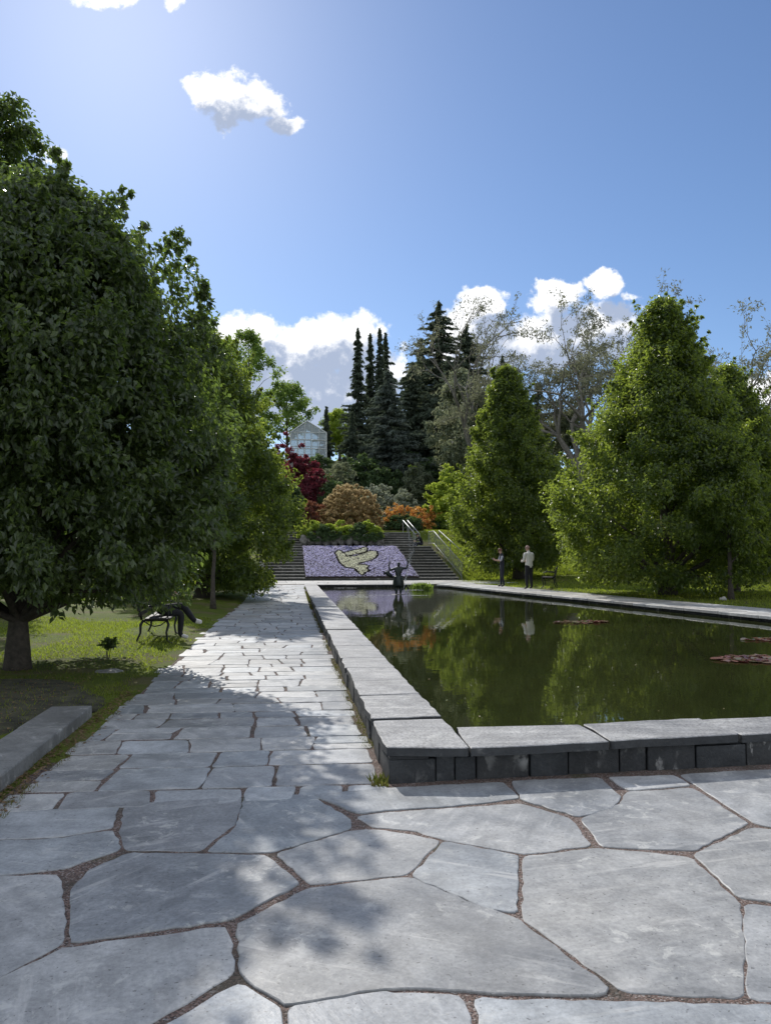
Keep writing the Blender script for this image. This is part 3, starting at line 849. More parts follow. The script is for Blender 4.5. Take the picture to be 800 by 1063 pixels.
def broad_tree(name, label, cat, group, base, ztop, zbot, rad, mat, seed, ncl=260, per=130, L=.11, Wd=.06, trunk=.16, tm=.3, pw=.75,
               rough=.2, clr=(.28, .55), bias=.45, lean=(0, 0), droop=.5, bark='bark', nlimb=26, tops=(), forks=1, sx=1.0, profile=None, flat=.8, b0=.35, nsh=0, thin=None):
    rng = np.random.default_rng(seed); rr = random.Random(seed)
    root = empty(name, base); tag(root, label, cat, group)
    H = ztop - base[2]; hb = zbot - base[2]
    t = rng.uniform(0, 1, ncl) ** .9; th = rng.uniform(0, 2 * np.pi, ncl)
    pr = egg(t, tm, pw, b0)
    z = hb + t * (H - hb)
    r = rad * pr * (1 + rough * fbm2(th, z * 6 / H, seed)) * rng.uniform(0, 1, ncl) ** bias
    cs = np.stack([np.cos(th) * r * sx + lean[0] * t, np.sin(th) * r + lean[1] * t, z], 1)
    rs = rng.uniform(clr[0], clr[1], (ncl, 1)) * np.array([[1, 1, flat]])
    for (tx, ty, tz, tr, k) in tops:        # leading shoots that stand out of the outline
        k = k * 3; dz = rng.uniform(0, 1, k); w = tr * (.12 + .75 * dz)
        e = np.stack([rng.normal(tx - base[0], w, k), rng.normal(ty - base[1], w, k), tz - base[2] - dz * tr * 4.5], 1)
        cs = np.concatenate([cs, e]); rs = np.concatenate([rs, np.stack([w * .45 + .05, w * .45 + .05, w * .5 + .09], 1)])
    for i in range(nsh):                    # young shoots all over the outline
        t_ = rng.uniform(.08, .97); th_ = rng.uniform(0, 6.283); r_ = rad * float(egg(t_, tm, pw, b0)) * (1 + rough * float(fbm2(th_, (hb + t_ * (H - hb)) * 6 / H, seed)))
        l_ = rng.uniform(.35, .95) * rad / 3.2; dirv = np.array([np.cos(th_) * .6, np.sin(th_) * .6, rng.uniform(.3, 1.2)]); dirv /= np.linalg.norm(dirv)
        p0 = np.array([np.cos(th_) * r_ * .93 * sx + lean[0] * t_, np.sin(th_) * r_ * .93 + lean[1] * t_, hb + t_ * (H - hb)])
        q_ = np.linspace(.1, 1, 5)[:, None]; cs = np.concatenate([cs, p0 + dirv * l_ * q_]); rs = np.concatenate([rs, (np.array([[.20, .20, .22]]) * (1.15 - q_)) * rad / 3.2 + .03])
    P_, d, ids = clump_cloud(rng, cs[:ncl], rs[:ncl], per)
    if len(cs) > ncl:
        P2_, d2, _i = clump_cloud(rng, cs[ncl:], rs[ncl:], max(8, per // 7)); P_ = np.concatenate([P_, P2_]); d = np.concatenate([d, d2])
    out = P_.copy(); out[:, 2] = 0; out /= np.linalg.norm(out, axis=1, keepdims=True) + 1e-6
    out = out * .6 + d * .6
    keepm = P_[:, 2] > hb - .35
    if thin: keepm &= rng.uniform(0, 1, len(P_)) > thin[1] * np.clip((P_[:, 2] - thin[0]) / 1.2, 0, 1)
    V, F = leaves(rng, P_[keepm], out[keepm], L, Wd, droop)
    cr = np_mesh("crown", V, F, M[mat] if isinstance(mat, str) else mat, root)
    tb = MB()
    top = Vector((lean[0], lean[1], H * .93))
    for fk in range(forks):
        an = fk * 2 * math.pi / max(1, forks) + .5
        off = Vector((math.cos(an), math.sin(an), 0)) * (rad * .16 if forks > 1 else 0)
        pts = []; rads = []
        for i in range(9):
            f = i / 8
            pts.append(Vector((0, 0, -.12)).lerp(top + off * 2, f) + off * math.sin(f * math.pi) * 1.0 + Vector((rr.uniform(-1, 1), rr.uniform(-1, 1), 0)) * trunk * .25 * (f > 0))
            rads.append(trunk * ((1.45 if i == 0 else 1) * (1 - f * .93)) / (1 if forks == 1 else 1.25))
        tb.tube(pts, rads, 9)
    order = list(range(ncl)); rr.shuffle(order)
    for i in order[:nlimb]:
        e = Vector(cs[i]); zr = max(hb * .55 + .1, e.z - (Vector((e.x, e.y, 0)).length) * rr.uniform(.55, .95)); f = min(.9, zr / H)
        s = top * f; s.z = zr
        r0 = trunk * .38 * (1 - f) + .012
        mid = s.lerp(e, .5) + Vector((rr.uniform(-.15, .15), rr.uniform(-.15, .15), .1 * (e - s).length))
        tb.tube([s, mid, e], [r0, r0 * .6, .008], 5, cap=False)
    tb.build("trunk", M[bark], root, smooth=True)
    return root
def ground_at(px, Y):
    """ground point seen in that image column at distance Y along the path"""
    d = ray(px, 577); x = d.x / d.y * Y
    return Vector((x, Y, ground_z(x, Y)))
def ztop(px, py, Y): return atY(px, py, Y).z

HB = "hornbeams in rows beside the pool"
# left row
b1 = ground_at(22, 11.2)
broad_tree("hornbeam_tree", "big dark hornbeam with drooping low branches nearest on the left, its trunk by the kerb", "tree", HB, b1, ztop(40, 200, 11.2), 1.05, 2.75, 'hornbeam', 3, b0=.8, nsh=110, thin=(4.6, .08),
           ncl=1100, per=175, L=.105, Wd=.06, trunk=.14, tm=.42, pw=.52, rough=.14, clr=(.26, .5), bias=.42, nlimb=70, droop=.75,
           tops=[(*atY(184, 236, 12.0)[:2], ztop(184, 240, 12.0), .36, 14), (*atY(212, 300, 11.8)[:2], ztop(214, 296, 11.8), .26, 10), (*atY(60, 158, 11)[:2], ztop(62, 158, 11), .3, 8)])
b = ground_at(-18, 29)
broad_tree("broadleaf_tree", "tall round-topped tree rising behind the big left hornbeam", "tree", None, b, ztop(10, 108, 29), 3, 2.5, 'hornbeam', 21, ncl=330, per=130, L=.2, Wd=.12, trunk=.3, tm=.75, pw=.36, clr=(.4, .8), rough=.25)
b = ground_at(212, 28)
broad_tree("hornbeam_tree", "sunlit hornbeam on the left lawn just before the stone stairs", "tree", HB, b, ztop(222, 352, 28), .5, 3.3, 'hornbeam_light', 5, b0=.6, nsh=110,
           ncl=680, per=150, L=.14, Wd=.08, trunk=.27, tm=.34, pw=.7, rough=.14, clr=(.32, .6), bias=.42, droop=.6, nlimb=36)
b = ground_at(216, 38)
broad_tree("hornbeam_tree", "last hornbeam of the left row, half hidden behind the sunlit one", "tree", HB, b, b.z + 8.2, b.z + 1.0, 3.1, 'hornbeam_light', 6, ncl=180, per=110, L=.16, Wd=.09, trunk=.2, rough=.16, clr=(.4, .65))
b = ground_at(222, 23)
broad_tree("young_tree", "slender young tree with a thin straight trunk on the left lawn", "tree", None, b, 4.6, 1.9, 1.0, 'hornbeam', 8, ncl=50, per=90, L=.12, Wd=.065, trunk=.075, clr=(.25, .4), nlimb=12)
b = Vector((-8.2, 19.5, ground_z(-8.2, 19.5)))
broad_tree("hornbeam_tree", "hornbeam standing farther back on the left lawn behind the nearest one", "tree", HB, b, 7.4, 1.2, 2.9, 'hornbeam', 9, ncl=200, per=110, L=.15, Wd=.085, trunk=.22, clr=(.35, .6))
# right row
b = ground_at(538, 41)
broad_tree("hornbeam_tree", "bright green hornbeam behind the two people beside the pool", "tree", HB, b, ztop(517, 386, 41), b.z + .6, 3.3, 'hornbeam_light', 12, b0=.6, nsh=120,
           ncl=760, per=140, L=.17, Wd=.095, trunk=.26, tm=.34, pw=.85, rough=.3, clr=(.38, .66), bias=.4, lean=(-.6, 0),
           tops=[(*atY(513, 384, 41)[:2], ztop(513, 382, 41), .36, 8)])
b = ground_at(692, 25.5)
broad_tree("hornbeam_tree", "tallest pointed hornbeam right of the pool with a sunlit left side", "tree", HB, b, ztop(690, 318, 25.5), b.z + .5, 4.1, 'hornbeam_light', 13, b0=.7, nsh=150,
           ncl=950, per=150, L=.14, Wd=.08, trunk=.25, tm=.2, pw=.98, rough=.32, clr=(.36, .62), bias=.4,
           tops=[(*atY(694, 314, 25.5)[:2], ztop(694, 312, 25.5), .3, 8), (*atY(676, 338, 25.5)[:2], ztop(676, 336, 25.5), .3, 7)])
b = ground_at(762, 27.5)
broad_tree("hornbeam_tree", "hornbeam behind the tallest one, its dark top showing at the right edge", "tree", HB, b, ztop(750, 386, 27.5), b.z + .8, 2.8, 'hornbeam_light', 14, b0=.55, nsh=110,
           ncl=640, per=140, L=.13, Wd=.072, trunk=.145, tm=.34, pw=.8, rough=.26, clr=(.32, .56), bias=.4, lean=(-.1, 0))
b = Vector((14.6, 17.5, ground_z(14.6, 17.5)))
broad_tree("hornbeam_tree", "hornbeam beyond the right edge of the pool lawn", "tree", HB, b, 8, 1.2, 2.5, 'hornbeam', 15, ncl=140, per=110, L=.15, Wd=.09, trunk=.2, clr=(.35, .6))

b = ground_at(757, 22.6)
broad_tree("young_tree", "slender young tree with a bare dark trunk under the tallest right hornbeam", "tree", None, b, 5.2, 1.75, 1.25, 'hornbeam_light', 16, ncl=90, per=110, L=.13, Wd=.072, trunk=.085, clr=(.25, .42), nlimb=14, rough=.25, nsh=20)
# tall sparse willow behind the right row
def sparse_tree(name, label, base, ztop_, spread, seed, mat='willow', leaf=.11, dens=5, depth=5, trunk=.42, bark='bark_grey', fork=4, first=.22):
    rr = random.Random(seed); rng = np.random.default_rng(seed)
    root = empty(name, base); tag(root, label, "tree")
    tb = MB(); tips = []; H = ztop_ - base[2]
    def limb(p, d, l, r, lev):
        n = 4; pts = [p]; q = p.copy(); dd = d.copy()
        for i in range(n):
            dd = (dd + Vector((rr.gauss(0, .16), rr.gauss(0, .16), rr.gauss(.04 if lev < 3 else -.06, .08)))).normalized()
            q = q + dd * l / n; pts.append(q.copy())
        tb.tube(pts, [r * (1 - .5 * i / n) for i in range(n + 1)], 6 if lev < 2 else 4 if lev < 4 else 3, cap=False)
        if lev >= depth:
            for f in range(dens * 2):
                i = rr.randrange(1, n + 1); tips.append((pts[i].lerp(pts[i - 1], rr.random()), dd.copy()))
            return
        k = rr.choice((2, 3, 3)) if lev else fork
        for i in range(k):
            ang = rr.uniform(0, 6.28); tilt = rr.uniform(.25, .62) if lev else rr.uniform(.2, .62)
            u = dd.orthogonal().normalized(); w = dd.cross(u)
            nd = (dd * math.cos(tilt) + (u * math.cos(ang) + w * math.sin(ang)) * math.sin(tilt) * spread)
            nd.z = max(nd.z, -.1); nd.normalize()
            s = pts[-1] if i < 2 or not lev else pts[rr.randrange(2, n + 1)]
            limb(s, nd, l * rr.uniform(.62, .85), r * .52, lev + 1)
        if lev >= 2:
            for f in range(dens): tips.append((pts[rr.randrange(1, n + 1)] + Vector((rr.gauss(0, .1), rr.gauss(0, .1), rr.gauss(0, .1))), dd.copy()))
    l0 = H * first
    limb(Vector((0, 0, -.2)), Vector((0, 0, 1)), l0, trunk, 0)
    mx = max(t[0].z for t in tips); sc = H / mx
    tb.v = [(v[0] * sc, v[1] * sc, v[2] * sc) for v in tb.v]
    c = np.array([tuple(t[0] * sc) for t in tips]); o = np.array([tuple(t[1]) for t in tips])
    c = np.repeat(c, 3, 0) + rng.normal(0, .13, (len(c) * 3, 3)); o = np.repeat(o, 3, 0)
    V, F = leaves(rng, c, o, leaf * 2.2, leaf * .75, .7)
    tb.build("trunk", M[bark], root, smooth=True); np_mesh("crown", V, F, M[mat], root)
    return root
sparse_tree("willow_tree", "tall airy willow with many bare grey limbs against the clouds", ground_at(592, 50), ztop(600, 302, 50), 1.5, 31, trunk=.36, fork=7, dens=3, depth=6)
sparse_tree("willow_tree", "second airy tree whose thin top shows right of the tallest hornbeam", ground_at(712, 47), ztop(715, 318, 47), 1.35, 32, trunk=.3, fork=5, dens=2, depth=6)
sparse_tree("bare_tree", "thin sparse tree at the far right edge above the dark hornbeam", ground_at(788, 42), ztop(790, 392, 42), 1.0, 33, trunk=.25, dens=3, depth=5)
sparse_tree("birch_tree", "slim tree with fine twigs between the dark spruces and the willow", ground_at(516, 58), ztop(512, 318, 58), .8, 34, trunk=.25, dens=3, fork=3, depth=5)

# conifers
def conifer(name, label, base, zt, rad, seed, mat='spruce', narrow=1.0, dens=1.0, droop=.35, irregular=.18, group=None, spray=.34, zb=.3):
    rr = random.Random(seed); rng = np.random.default_rng(seed)
    root = empty(name, base); tag(root, label, "tree", group)
    H = zt - base[2]; tb = MB(); tb.tube([(0, 0, -.2), (0, 0, H * .5), (0, 0, H * .99)], [H * .018, H * .011, .01], 6)
    cs, os_ = [], []
    nlev = int(H / .32)
    for i in range(nlev):
        f = (i + rr.uniform(-.3, .3)) / nlev; z = zb + f * (H - zb)
        z0 = z; r = rad * max(.03, (1 - f)) ** narrow * rr.uniform(1 - irregular, 1 + irregular)
        nb = max(4, int(rr.uniform(6, 9)))
        for k in range(nb):
            th = rr.uniform(0, 6.28); l = r * rr.uniform(.55, 1.15) * (1 + .25 * math.sin(th * 2 + i * .21 + seed)); z = max(.2, z0 + rr.uniform(-.45, .45))
            d = Vector((math.cos(th), math.sin(th), 0)); n = max(3, int(l / .16 * dens))
            tipz = -droop * l + .18 * l
            if l > .6: tb.tube([(0, 0, z), tuple(d * l * .6 + Vector((0, 0, z - droop * l * .6))), tuple(d * l + Vector((0, 0, z + tipz)))], [.025, .018, .006], 3, cap=False)
            for j in range(n):
                g = (j + .5) / n; p = d * l * g + Vector((0, 0, z - droop * l * g + .18 * l * g * g))
                w = .30 * (1 - g * .6) * min(1, l)
                side = d.cross(Vector((0, 0, 1)))
                for q in range(5):
                    sgn = rr.uniform(-1, 1); cs.append(p + side * sgn * w + Vector((0, 0, rr.uniform(-.12, .05)))); os_.append(d * .9 + side * sgn * .9)
        
    cs.append(Vector((0, 0, H))); os_.append(Vector((0, 0, 1)))
    V, F = leaves(rng, np.array([tuple(c) for c in cs]), np.array([tuple(c) for c in os_]), spray, spray * .34, .35, .3)
    np_mesh("crown", V, F, M[mat], root); tb.build("trunk", M['bark'], root)
    return root
SPG = "slim spire conifers on the hill"
for px, py, Y, rd, sd, lb in ((371, 342, 92, 2.0, 41, "leftmost of the slim spire conifers against the cloud"), (384, 348, 95, 1.8, 42, "second slim spire conifer from the left"),
                          (394, 341, 93, 1.9, 43, "tallest slim spire conifer of the right pair"), (400, 348, 96, 2.0, 44, "rightmost slim spire conifer, close behind its taller neighbour")):
    b = ground_at(px, Y); conifer("spire_conifer", lb, b, ztop(px, py, Y), rd, sd, narrow=.75, group=SPG, spray=.6, irregular=.45, dens=.8)
for px, py, Y, rd, sd, mt, nr, lb in ((403, 386, 72, 4.8, 45, 'blue_spruce', .85, "broad blue-grey spruce in the middle of the hillside"),
      (456, 314, 82, 7.2, 46, 'spruce', .8, "tallest dark spruce with a ragged double top"), (486, 338, 84, 6.4, 47, 'spruce', .7, "dark spruce right of the tallest one"),
      (437, 352, 86, 6.0, 48, 'spruce', .8, "dark spruce left of the tallest one"), (365, 430, 76, 1.9, 49, 'spruce', .8, "small dark conifer right of the greenhouse"), (338, 424, 100, 1.6, 50, 'spruce', .8, "little conifer top just behind the greenhouse"),
      (523, 372, 80, 3.4, 51, 'spruce', .8, "dark conifer behind the bright green hornbeam"), (428, 378, 78, 4.8, 52, 'spruce', .75, "dark conifer filling the gap beside the blue-grey spruce"),
      (466, 372, 74, 5.2, 53, 'spruce', .75, "dark conifer standing before the tallest spruce"), (560, 400, 78, 3.4, 54, 'spruce', .8, "dark conifer behind the willow trunk")):
    b = ground_at(px, Y); conifer("spruce_tree", lb, b, ztop(px, py, Y), rd, sd, mt, nr, spray=.55, irregular=.4, group=None)

# broadleaf trees on the hill
for px, py, Y, rd, sd, mt, lb, zb in ((256, 346, 105, 5.0, 61, 'broad', "tall loose-crowned tree left of the greenhouse", 4), (297, 396, 108, 4.2, 62, 'broad', "open-crowned dark green tree beside the greenhouse roof", 2.5),
      (352, 428, 104, 3.0, 63, 'lime', "pale green tree right of the greenhouse", 2), (236, 400, 66, 3.0, 64, 'broad', "dense tree on the bank behind the sunlit left hornbeam", 1.5),
      (478, 388, 64, 2.6, 65, 'olive', "pale grey-green tree between the spruces and the bright hornbeam", 2.5), (500, 410, 60, 2.6, 66, 'olive', "olive-green bushy tree behind the bright hornbeam", 1.5),
      (590, 430, 56, 3.2, 67, 'olive', "grey-leaved bushy tree below the willow limbs", 1.0), (425, 440, 80, 2.6, 68, 'darkshrub', "dark round tree among the spruces", 1.0),
      (640, 470, 52, 3.5, 69, 'broad', "green tree behind the tallest hornbeam", .6), (800, 470, 40, 3.2, 70, 'broad', "bushy tree behind the dark hornbeam at the right edge", .6),
      (585, 500, 50, 1.6, 71, 'darkshrub', "dark tree with a thick trunk seen between two hornbeams", 2.0)):
    b = ground_at(px, Y); airy = mt == 'broad' and Y > 100
    broad_tree("hillside_tree", lb, "tree", None, b, ztop(px, py, Y), b.z + zb, rd, mt, sd, ncl=85 if airy else 120, per=80 if airy else 110, L=.42 if airy else .3, Wd=.24 if airy else .17, trunk=.22 if sd != 71 else .45, tm=.55, pw=.5, rough=.35, clr=(.6, 1.2) if airy else (.45, .9), bias=.5, nlimb=24)
# far wood on the crest, reads as one mass
rng = np.random.default_rng(99); cs = []
for i in range(300):
    x = rng.uniform(-120, 150); y = rng.uniform(112, 135)
    if -18 < x < 8 and y < 140: continue
    h = rng.uniform(3, 8) * (1 if x > 0 else .8); cs.append((x, y, ground_z(x, y) + rng.uniform(0, h)))
for i in range(420):
    s = rng.choice((-1, 1)); x = 4 + s * rng.uniform(26, 75); y = rng.uniform(50, 80)
    cs.append((x, y, ground_z(x, y) + rng.uniform(0, 7)))
cs = np.array(cs); P_, d, ids = clump_cloud(rng, cs, np.full((len(cs), 3), 2.0), 60)
V, F = leaves(rng, P_, d, .8, .5, .3)
fw = np_mesh("far_woodland", V, F, M['broad']); tag(fw, kind='stuff')

# shrubs
def shrub(name, label, px, Y, zt, rad, mat, seed, ncl=60, per=110, L=.16, Wd=.09, sx=1.0, sy=1.0, clr=(.2, .4), group=None, zb=.15, pw=.45, x=None, stems=10, droop=.3, bz=None, lump=.18):
    if rad > .6: ncl = int(ncl * 2.2); clr = (clr[0] * .62, clr[1] * .68); per = int(per * .62)
    b = ground_at(px, Y) if x is None else Vector((x, Y, ground_z(x, Y)))
    if bz is not None: b.z = bz
    rng = np.random.default_rng(seed); rr = random.Random(seed); H = zt - b.z
    root = empty(name, b); tag(root, label, "shrub", group)
    th = rng.uniform(0, 2 * np.pi, ncl); ph = np.arccos(rng.uniform(-.15, 1, ncl)); q = rng.uniform(0, 1, ncl) ** .3
    q *= 1 + lump * fbm2(th, ph * 2, seed)
    rc = np.mean(clr)
    cs = np.stack([np.cos(th) * np.sin(ph) * q * max(.1, rad - rc * .5) * sx, np.sin(th) * np.sin(ph) * q * max(.1, rad - rc * .5) * sy, zb + np.clip(np.cos(ph), 0, 1) ** .8 * q * (H - zb - rc * .6)], 1)
    P_, d, ids = clump_cloud(rng, cs, rng.uniform(clr[0], clr[1], (ncl, 1)) * np.array([[1, 1, .75]]), per)
    k = P_[:, 2] > .02; P_, d = P_[k], d[k]
    V, F = leaves(rng, P_, d, L, Wd, droop)
    np_mesh("foliage", V, F, M[mat], root)
    tb = MB()
    for i in range(stems):
        e = cs[rr.randrange(ncl)]; tb.tube([(e[0] * .12, e[1] * .12, -.05), (e[0] * .5, e[1] * .5, e[2] * .55), tuple(e)], [min(.035, rad * .06), min(.025, rad * .04), min(.008, rad * .02)], 4, cap=False)
    tb.build("stem", M['bark'], root)
    return root
def S(name, label, px, pyt, Y, halfpx, mat, seed, **k):
    return shrub(name, label, px, Y, ztop(px, pyt, Y), halfpx * Y / 800, mat, seed, **k)
S("maroon_maple", "large maroon-leaved maple below the greenhouse", 308, 462, 64, 26, 'maroon', 101, ncl=110, per=120, L=.24, Wd=.13, clr=(.3, .6), sx=1.1)
S("maroon_maple", "lower maroon maple bush at the foot of the larger maroon one", 330, 486, 61, 22, 'maroon', 102, ncl=60, per=110, L=.22, Wd=.12, clr=(.3, .5))
S("maroon_maple", "upper maroon maple top just left of the greenhouse", 291, 455, 68, 15, 'maroon', 103, ncl=50, per=110, L=.22, Wd=.12, clr=(.3, .5))
S("dome_maple", "wide domed bronze and yellow maple above the flower bed", 363, 502, 55, 36, 'bronze', 104, ncl=260, per=100, L=.2, Wd=.07, clr=(.18, .36), droop=.9, lump=.04, pw=.3)
S("purple_shrub", "brown-purple shrub left of the domed bronze maple", 326, 518, 54.5, 15, 'bronze_dark', 105, ncl=40, per=100, L=.16, Wd=.09)
S("silver_shrub", "silvery shrub with pale flowers just behind the domed maple", 392, 500, 59, 22, 'paleblue', 106, ncl=70, per=100, L=.2, Wd=.12)
S("silver_shrub", "pale grey shrub right of the silvery flowering one", 418, 506, 60, 18, 'paleblue', 107, ncl=50, per=90, L=.18, Wd=.1)
S("grey_pine_shrub", "grey-green spreading pine shrub under the blue-grey spruce", 352, 478, 66, 26, 'olive', 108, ncl=90, per=100, L=.26, Wd=.09, clr=(.3, .6))
S("grey_pine_shrub", "grey-green bush with a lime tuft on top below the dark spruces", 432, 482, 66, 20, 'olive', 109, ncl=80, per=100, L=.26, Wd=.1, clr=(.3, .6))
S("lime_bush", "small lime-green bush on top of the grey-green one", 428, 478, 67, 10, 'lime', 110, ncl=24, per=80, L=.2, Wd=.12)
S("light_maple", "fresh light-green maple bush left of the bright hornbeam", 466, 482, 56, 26, 'lime', 111, ncl=100, per=110, L=.22, Wd=.13, clr=(.3, .55))
S("orange_azalea", "orange azalea in bloom right of the domed maple", 437, 521, 55.5, 17, 'orange', 112, sx=1.3, ncl=40, per=46, L=.16, Wd=.12)
S("orange_azalea", "low orange azalea against the flank of the domed maple", 411, 521, 54.6, 14, 'orange', 113, ncl=34, per=46, L=.15, Wd=.11)
S("orange_azalea", "orange azalea at the end of the upper lawn by the light maple", 464, 531, 56.5, 20, 'orange', 114, ncl=36, per=40, L=.15, Wd=.11)
S("dark_rhododendron", "dark evergreen shrub under the orange azalea", 418, 531, 54.2, 22, 'darkshrub', 115, ncl=60, per=100, L=.16, Wd=.08)
S("dark_rhododendron", "dark evergreen shrub along the upper lawn", 456, 537, 56, 20, 'darkshrub', 116, ncl=60, per=100, L=.16, Wd=.08)
S("dark_rhododendron", "dark evergreen shrub at the right end of the upper lawn", 486, 536, 57, 16, 'darkshrub', 117, ncl=50, per=100, L=.16, Wd=.08)
# filling shrubs on the hillside
fill = [(376, 470, 70, 24, 'darkshrub'), (400, 478, 68, 24, 'darkshrub'), (450, 470, 70, 24, 'darkshrub'), (470, 455, 72, 26, 'darkshrub'), (330, 470, 76, 18, 'darkshrub'), (345, 495, 60, 18, 'darkshrub'),
        (300, 500, 57, 20, 'darkshrub'), (281, 480, 66, 18, 'broad'), (262, 470, 66, 20, 'broad'), (240, 500, 58, 24, 'broad'), (500, 480, 62, 26, 'broad'), (530, 470, 66, 26, 'darkshrub'), (560, 470, 64, 26, 'broad'), (600, 490, 58, 24, 'darkshrub'), (420, 455, 74, 22, 'darkshrub'),
        (210, 490, 56, 26, 'broad'), (180, 510, 52, 26, 'darkshrub'), (140, 520, 50, 28, 'broad'), (95, 530, 46, 28, 'darkshrub'), (50, 530, 44, 28, 'broad'), (5, 530, 42, 30, 'darkshrub'), (640, 530, 56, 24, 'broad'), (690, 535, 52, 26, 'darkshrub'), (740, 535, 48, 28, 'broad'), (790, 535, 46, 28, 'darkshrub')]
for i, (px, pyt, Y, hp, mt) in enumerate(fill):
    where = "behind the left hornbeams" if px < 290 else "on the hillside below the spruces" if px < 480 else "behind the right hornbeams"
    S("evergreen_shrub", ("dark evergreen bush " if mt == 'darkshrub' else "mid-green leafy bush ") + where, px, pyt, Y, hp, mt, 200 + i, ncl=70, per=90, L=.26, Wd=.15, clr=(.35, .7), group="bushes " + where)
# planting bed above the rock wall
for i in range(9):
    x = .95 + i * .57
    lb = "yellow-green bush on the rock wall above the flower bed"
    shrub("wall_shrub", lb, 0, 49.55 + .3 * (i % 2), 3.85 + .22 * math.sin(i * 2.1), .52, 'lime' if i % 4 != 2 else 'darkshrub', 300 + i, ncl=34, per=80, L=.13, Wd=.09, clr=(.14, .25), x=x, bz=2.72, group="bushes along the rock wall", stems=6)
    if i % 4 == 2: tag(C.objects[-1] if False else [o for o in C.objects if o.name.startswith("wall_shrub")][-1], "dark green bush among yellow-green ones on the rock wall")
rk = random.Random(8)
for i in range(11):
    x = .9 + i * .48; bm = bmesh.new(); bmesh.ops.create_icosphere(bm, subdivisions=3, radius=1)
    k = rk.uniform(0, 50)
    for v in bm.verts:
        n = v.co.normalized(); q = 1 + .16 * math.sin(3.1 * n.x + k) * math.sin(2.7 * n.y + k) + .10 * math.sin(6 * n.z + 4 * n.x + k)
        v.co = Vector((n.x * .33 * q * rk.uniform(.97, 1.03), n.y * .35 * q, n.z * .34 * q))
    me = bpy.data.meshes.new("wall_rock"); bm.to_mesh(me); bm.free(); o = link("wall_rock", me, M['rock']); o.location = (x, 49.3, 2.35 + .2 + rk.uniform(-.05, .05)); o.rotation_euler = (0, 0, rk.uniform(-.3, .3))
    tag(o, "grey rock in the wall under the yellow-green bushes", "rock", "rocks of the wall behind the flower bed")
tw = MB(); tw.box((3.2, 50.3, 2.75), (5.0, 1.6, .9)); tag(tw.build("planted_bank", M['soil']), kind='structure')
# trailing plants
for i in range(10):
    x = 1.0 + i * .5
    shrub("trailing_plant", "dark trailing plant hanging over the rock wall", 0, 49.0, 3.25 + .1 * math.sin(i * 3), .3, 'darkshrub', 330 + i, ncl=10, per=60, L=.12, Wd=.08, clr=(.1, .2), x=x + .2, bz=2.45, group="trailing plants on the rock wall", stems=3)

# lawn grass near the left trees, where single blades show
rng = np.random.default_rng(77)
def blades(n, xs, ys, h, w, keepf):
    x = rng.uniform(*xs, n); y = ys[0] + (ys[1] - ys[0]) * rng.uniform(0, 1, n) ** 1.5
    k = np.array([keepf(a, b) for a, b in zip(x, y)]); x, y = x[k], y[k]; n = len(x)
    z = np.array([ground_z(a, b) for a, b in zip(x, y)]) - .005
    th = rng.uniform(0, 6.28, n); hh = h * rng.uniform(.4, 1.3, n); ww = w * rng.uniform(.6, 1.3, n) * (1 + y / 14)
    bx, by = np.cos(th) * ww, np.sin(th) * ww; lx, ly = rng.normal(0, .5, n) * hh, rng.normal(0, .5, n) * hh
    V = np.stack([np.stack([x - bx, y - by, z], 1), np.stack([x + bx, y + by, z], 1), np.stack([x + lx, y + ly, z + hh], 1)], 1).reshape(-1, 3)
    return V, np.arange(n * 3).reshape(-1, 3)
from math import sin
def SHADE_EARTH(x, y): return math.hypot((x + 4.9) / 3.15, (y - 7.9) / 2.75)  # outline of the ground patch coloured for the tree's shade
def patchy(x, y): return (sin(x * 1.7 + y * .9) + sin(x * .6 - y * 1.3 + 2) + sin(x * 3.3 + 1) * .4) > -.35
M['grass'] = leafmat('grass_blade', [(.035, .045, .010), (.062, .075, .015), (.09, .105, .022), (.12, .105, .05)], (.40, .50, .05), .46, .7, .12)
def lawn_r(x, y):
    if y > 41.5: return x > 9.7 - .1 * (y - 42) and y < 55.5
    return not inside(WALK, x, y) and x > WOUT[0][0] - 30 and x > 8.9 and ground_z(x, y) > .2 and not inside(POOL_MID, x, y)
Va, Fa = blades(60000, (9.2, 24), (41.6, 55.5), .11, .006, lawn_r)
Vb, Fb = blades(70000, (9.0, 26), (15, 41.4), .07, .005, lawn_r)
Vc, Fc = blades(16000, (-9, -1.8), (33, 55), .11, .006, lambda x, y: x < -2.3)
V, F = blades(110000, (-9, -1.55), (4.4, 20), .05, .0035, lambda x, y: (x < -2.36 if y < 8.1 else x < -1.72 - .25 * abs(sin(y * 2.3))) and (patchy(x, y) or rng.random() < .12) and (SHADE_EARTH(x, y) > 1 + .25 * sin(x * 5 + y * 3) or rng.random() < .25))
tag(np_mesh("grass", np.concatenate([V, Va, Vb, Vc]), np.arange(len(V) + len(Va) + len(Vb) + len(Vc)).reshape(-1, 3), M['grass']), kind='stuff')
# dark bare-ground patch that puts the deep shade under the big tree into colour
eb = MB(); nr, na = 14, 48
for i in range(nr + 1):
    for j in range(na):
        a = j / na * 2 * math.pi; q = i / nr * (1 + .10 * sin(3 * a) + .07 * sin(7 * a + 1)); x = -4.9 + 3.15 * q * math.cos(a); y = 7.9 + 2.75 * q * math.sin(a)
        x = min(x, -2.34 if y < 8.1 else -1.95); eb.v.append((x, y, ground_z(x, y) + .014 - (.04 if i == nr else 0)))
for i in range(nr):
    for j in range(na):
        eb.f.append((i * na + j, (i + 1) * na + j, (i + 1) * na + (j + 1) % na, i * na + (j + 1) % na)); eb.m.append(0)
M['shade_earth'] = simple('shade_earth_brown', (.052, .050, .026), .95, var=.5, scale=6, bump=.8, bscale=50)
tag(eb.build("shade_earth", M['shade_earth'], smooth=True), kind='structure')
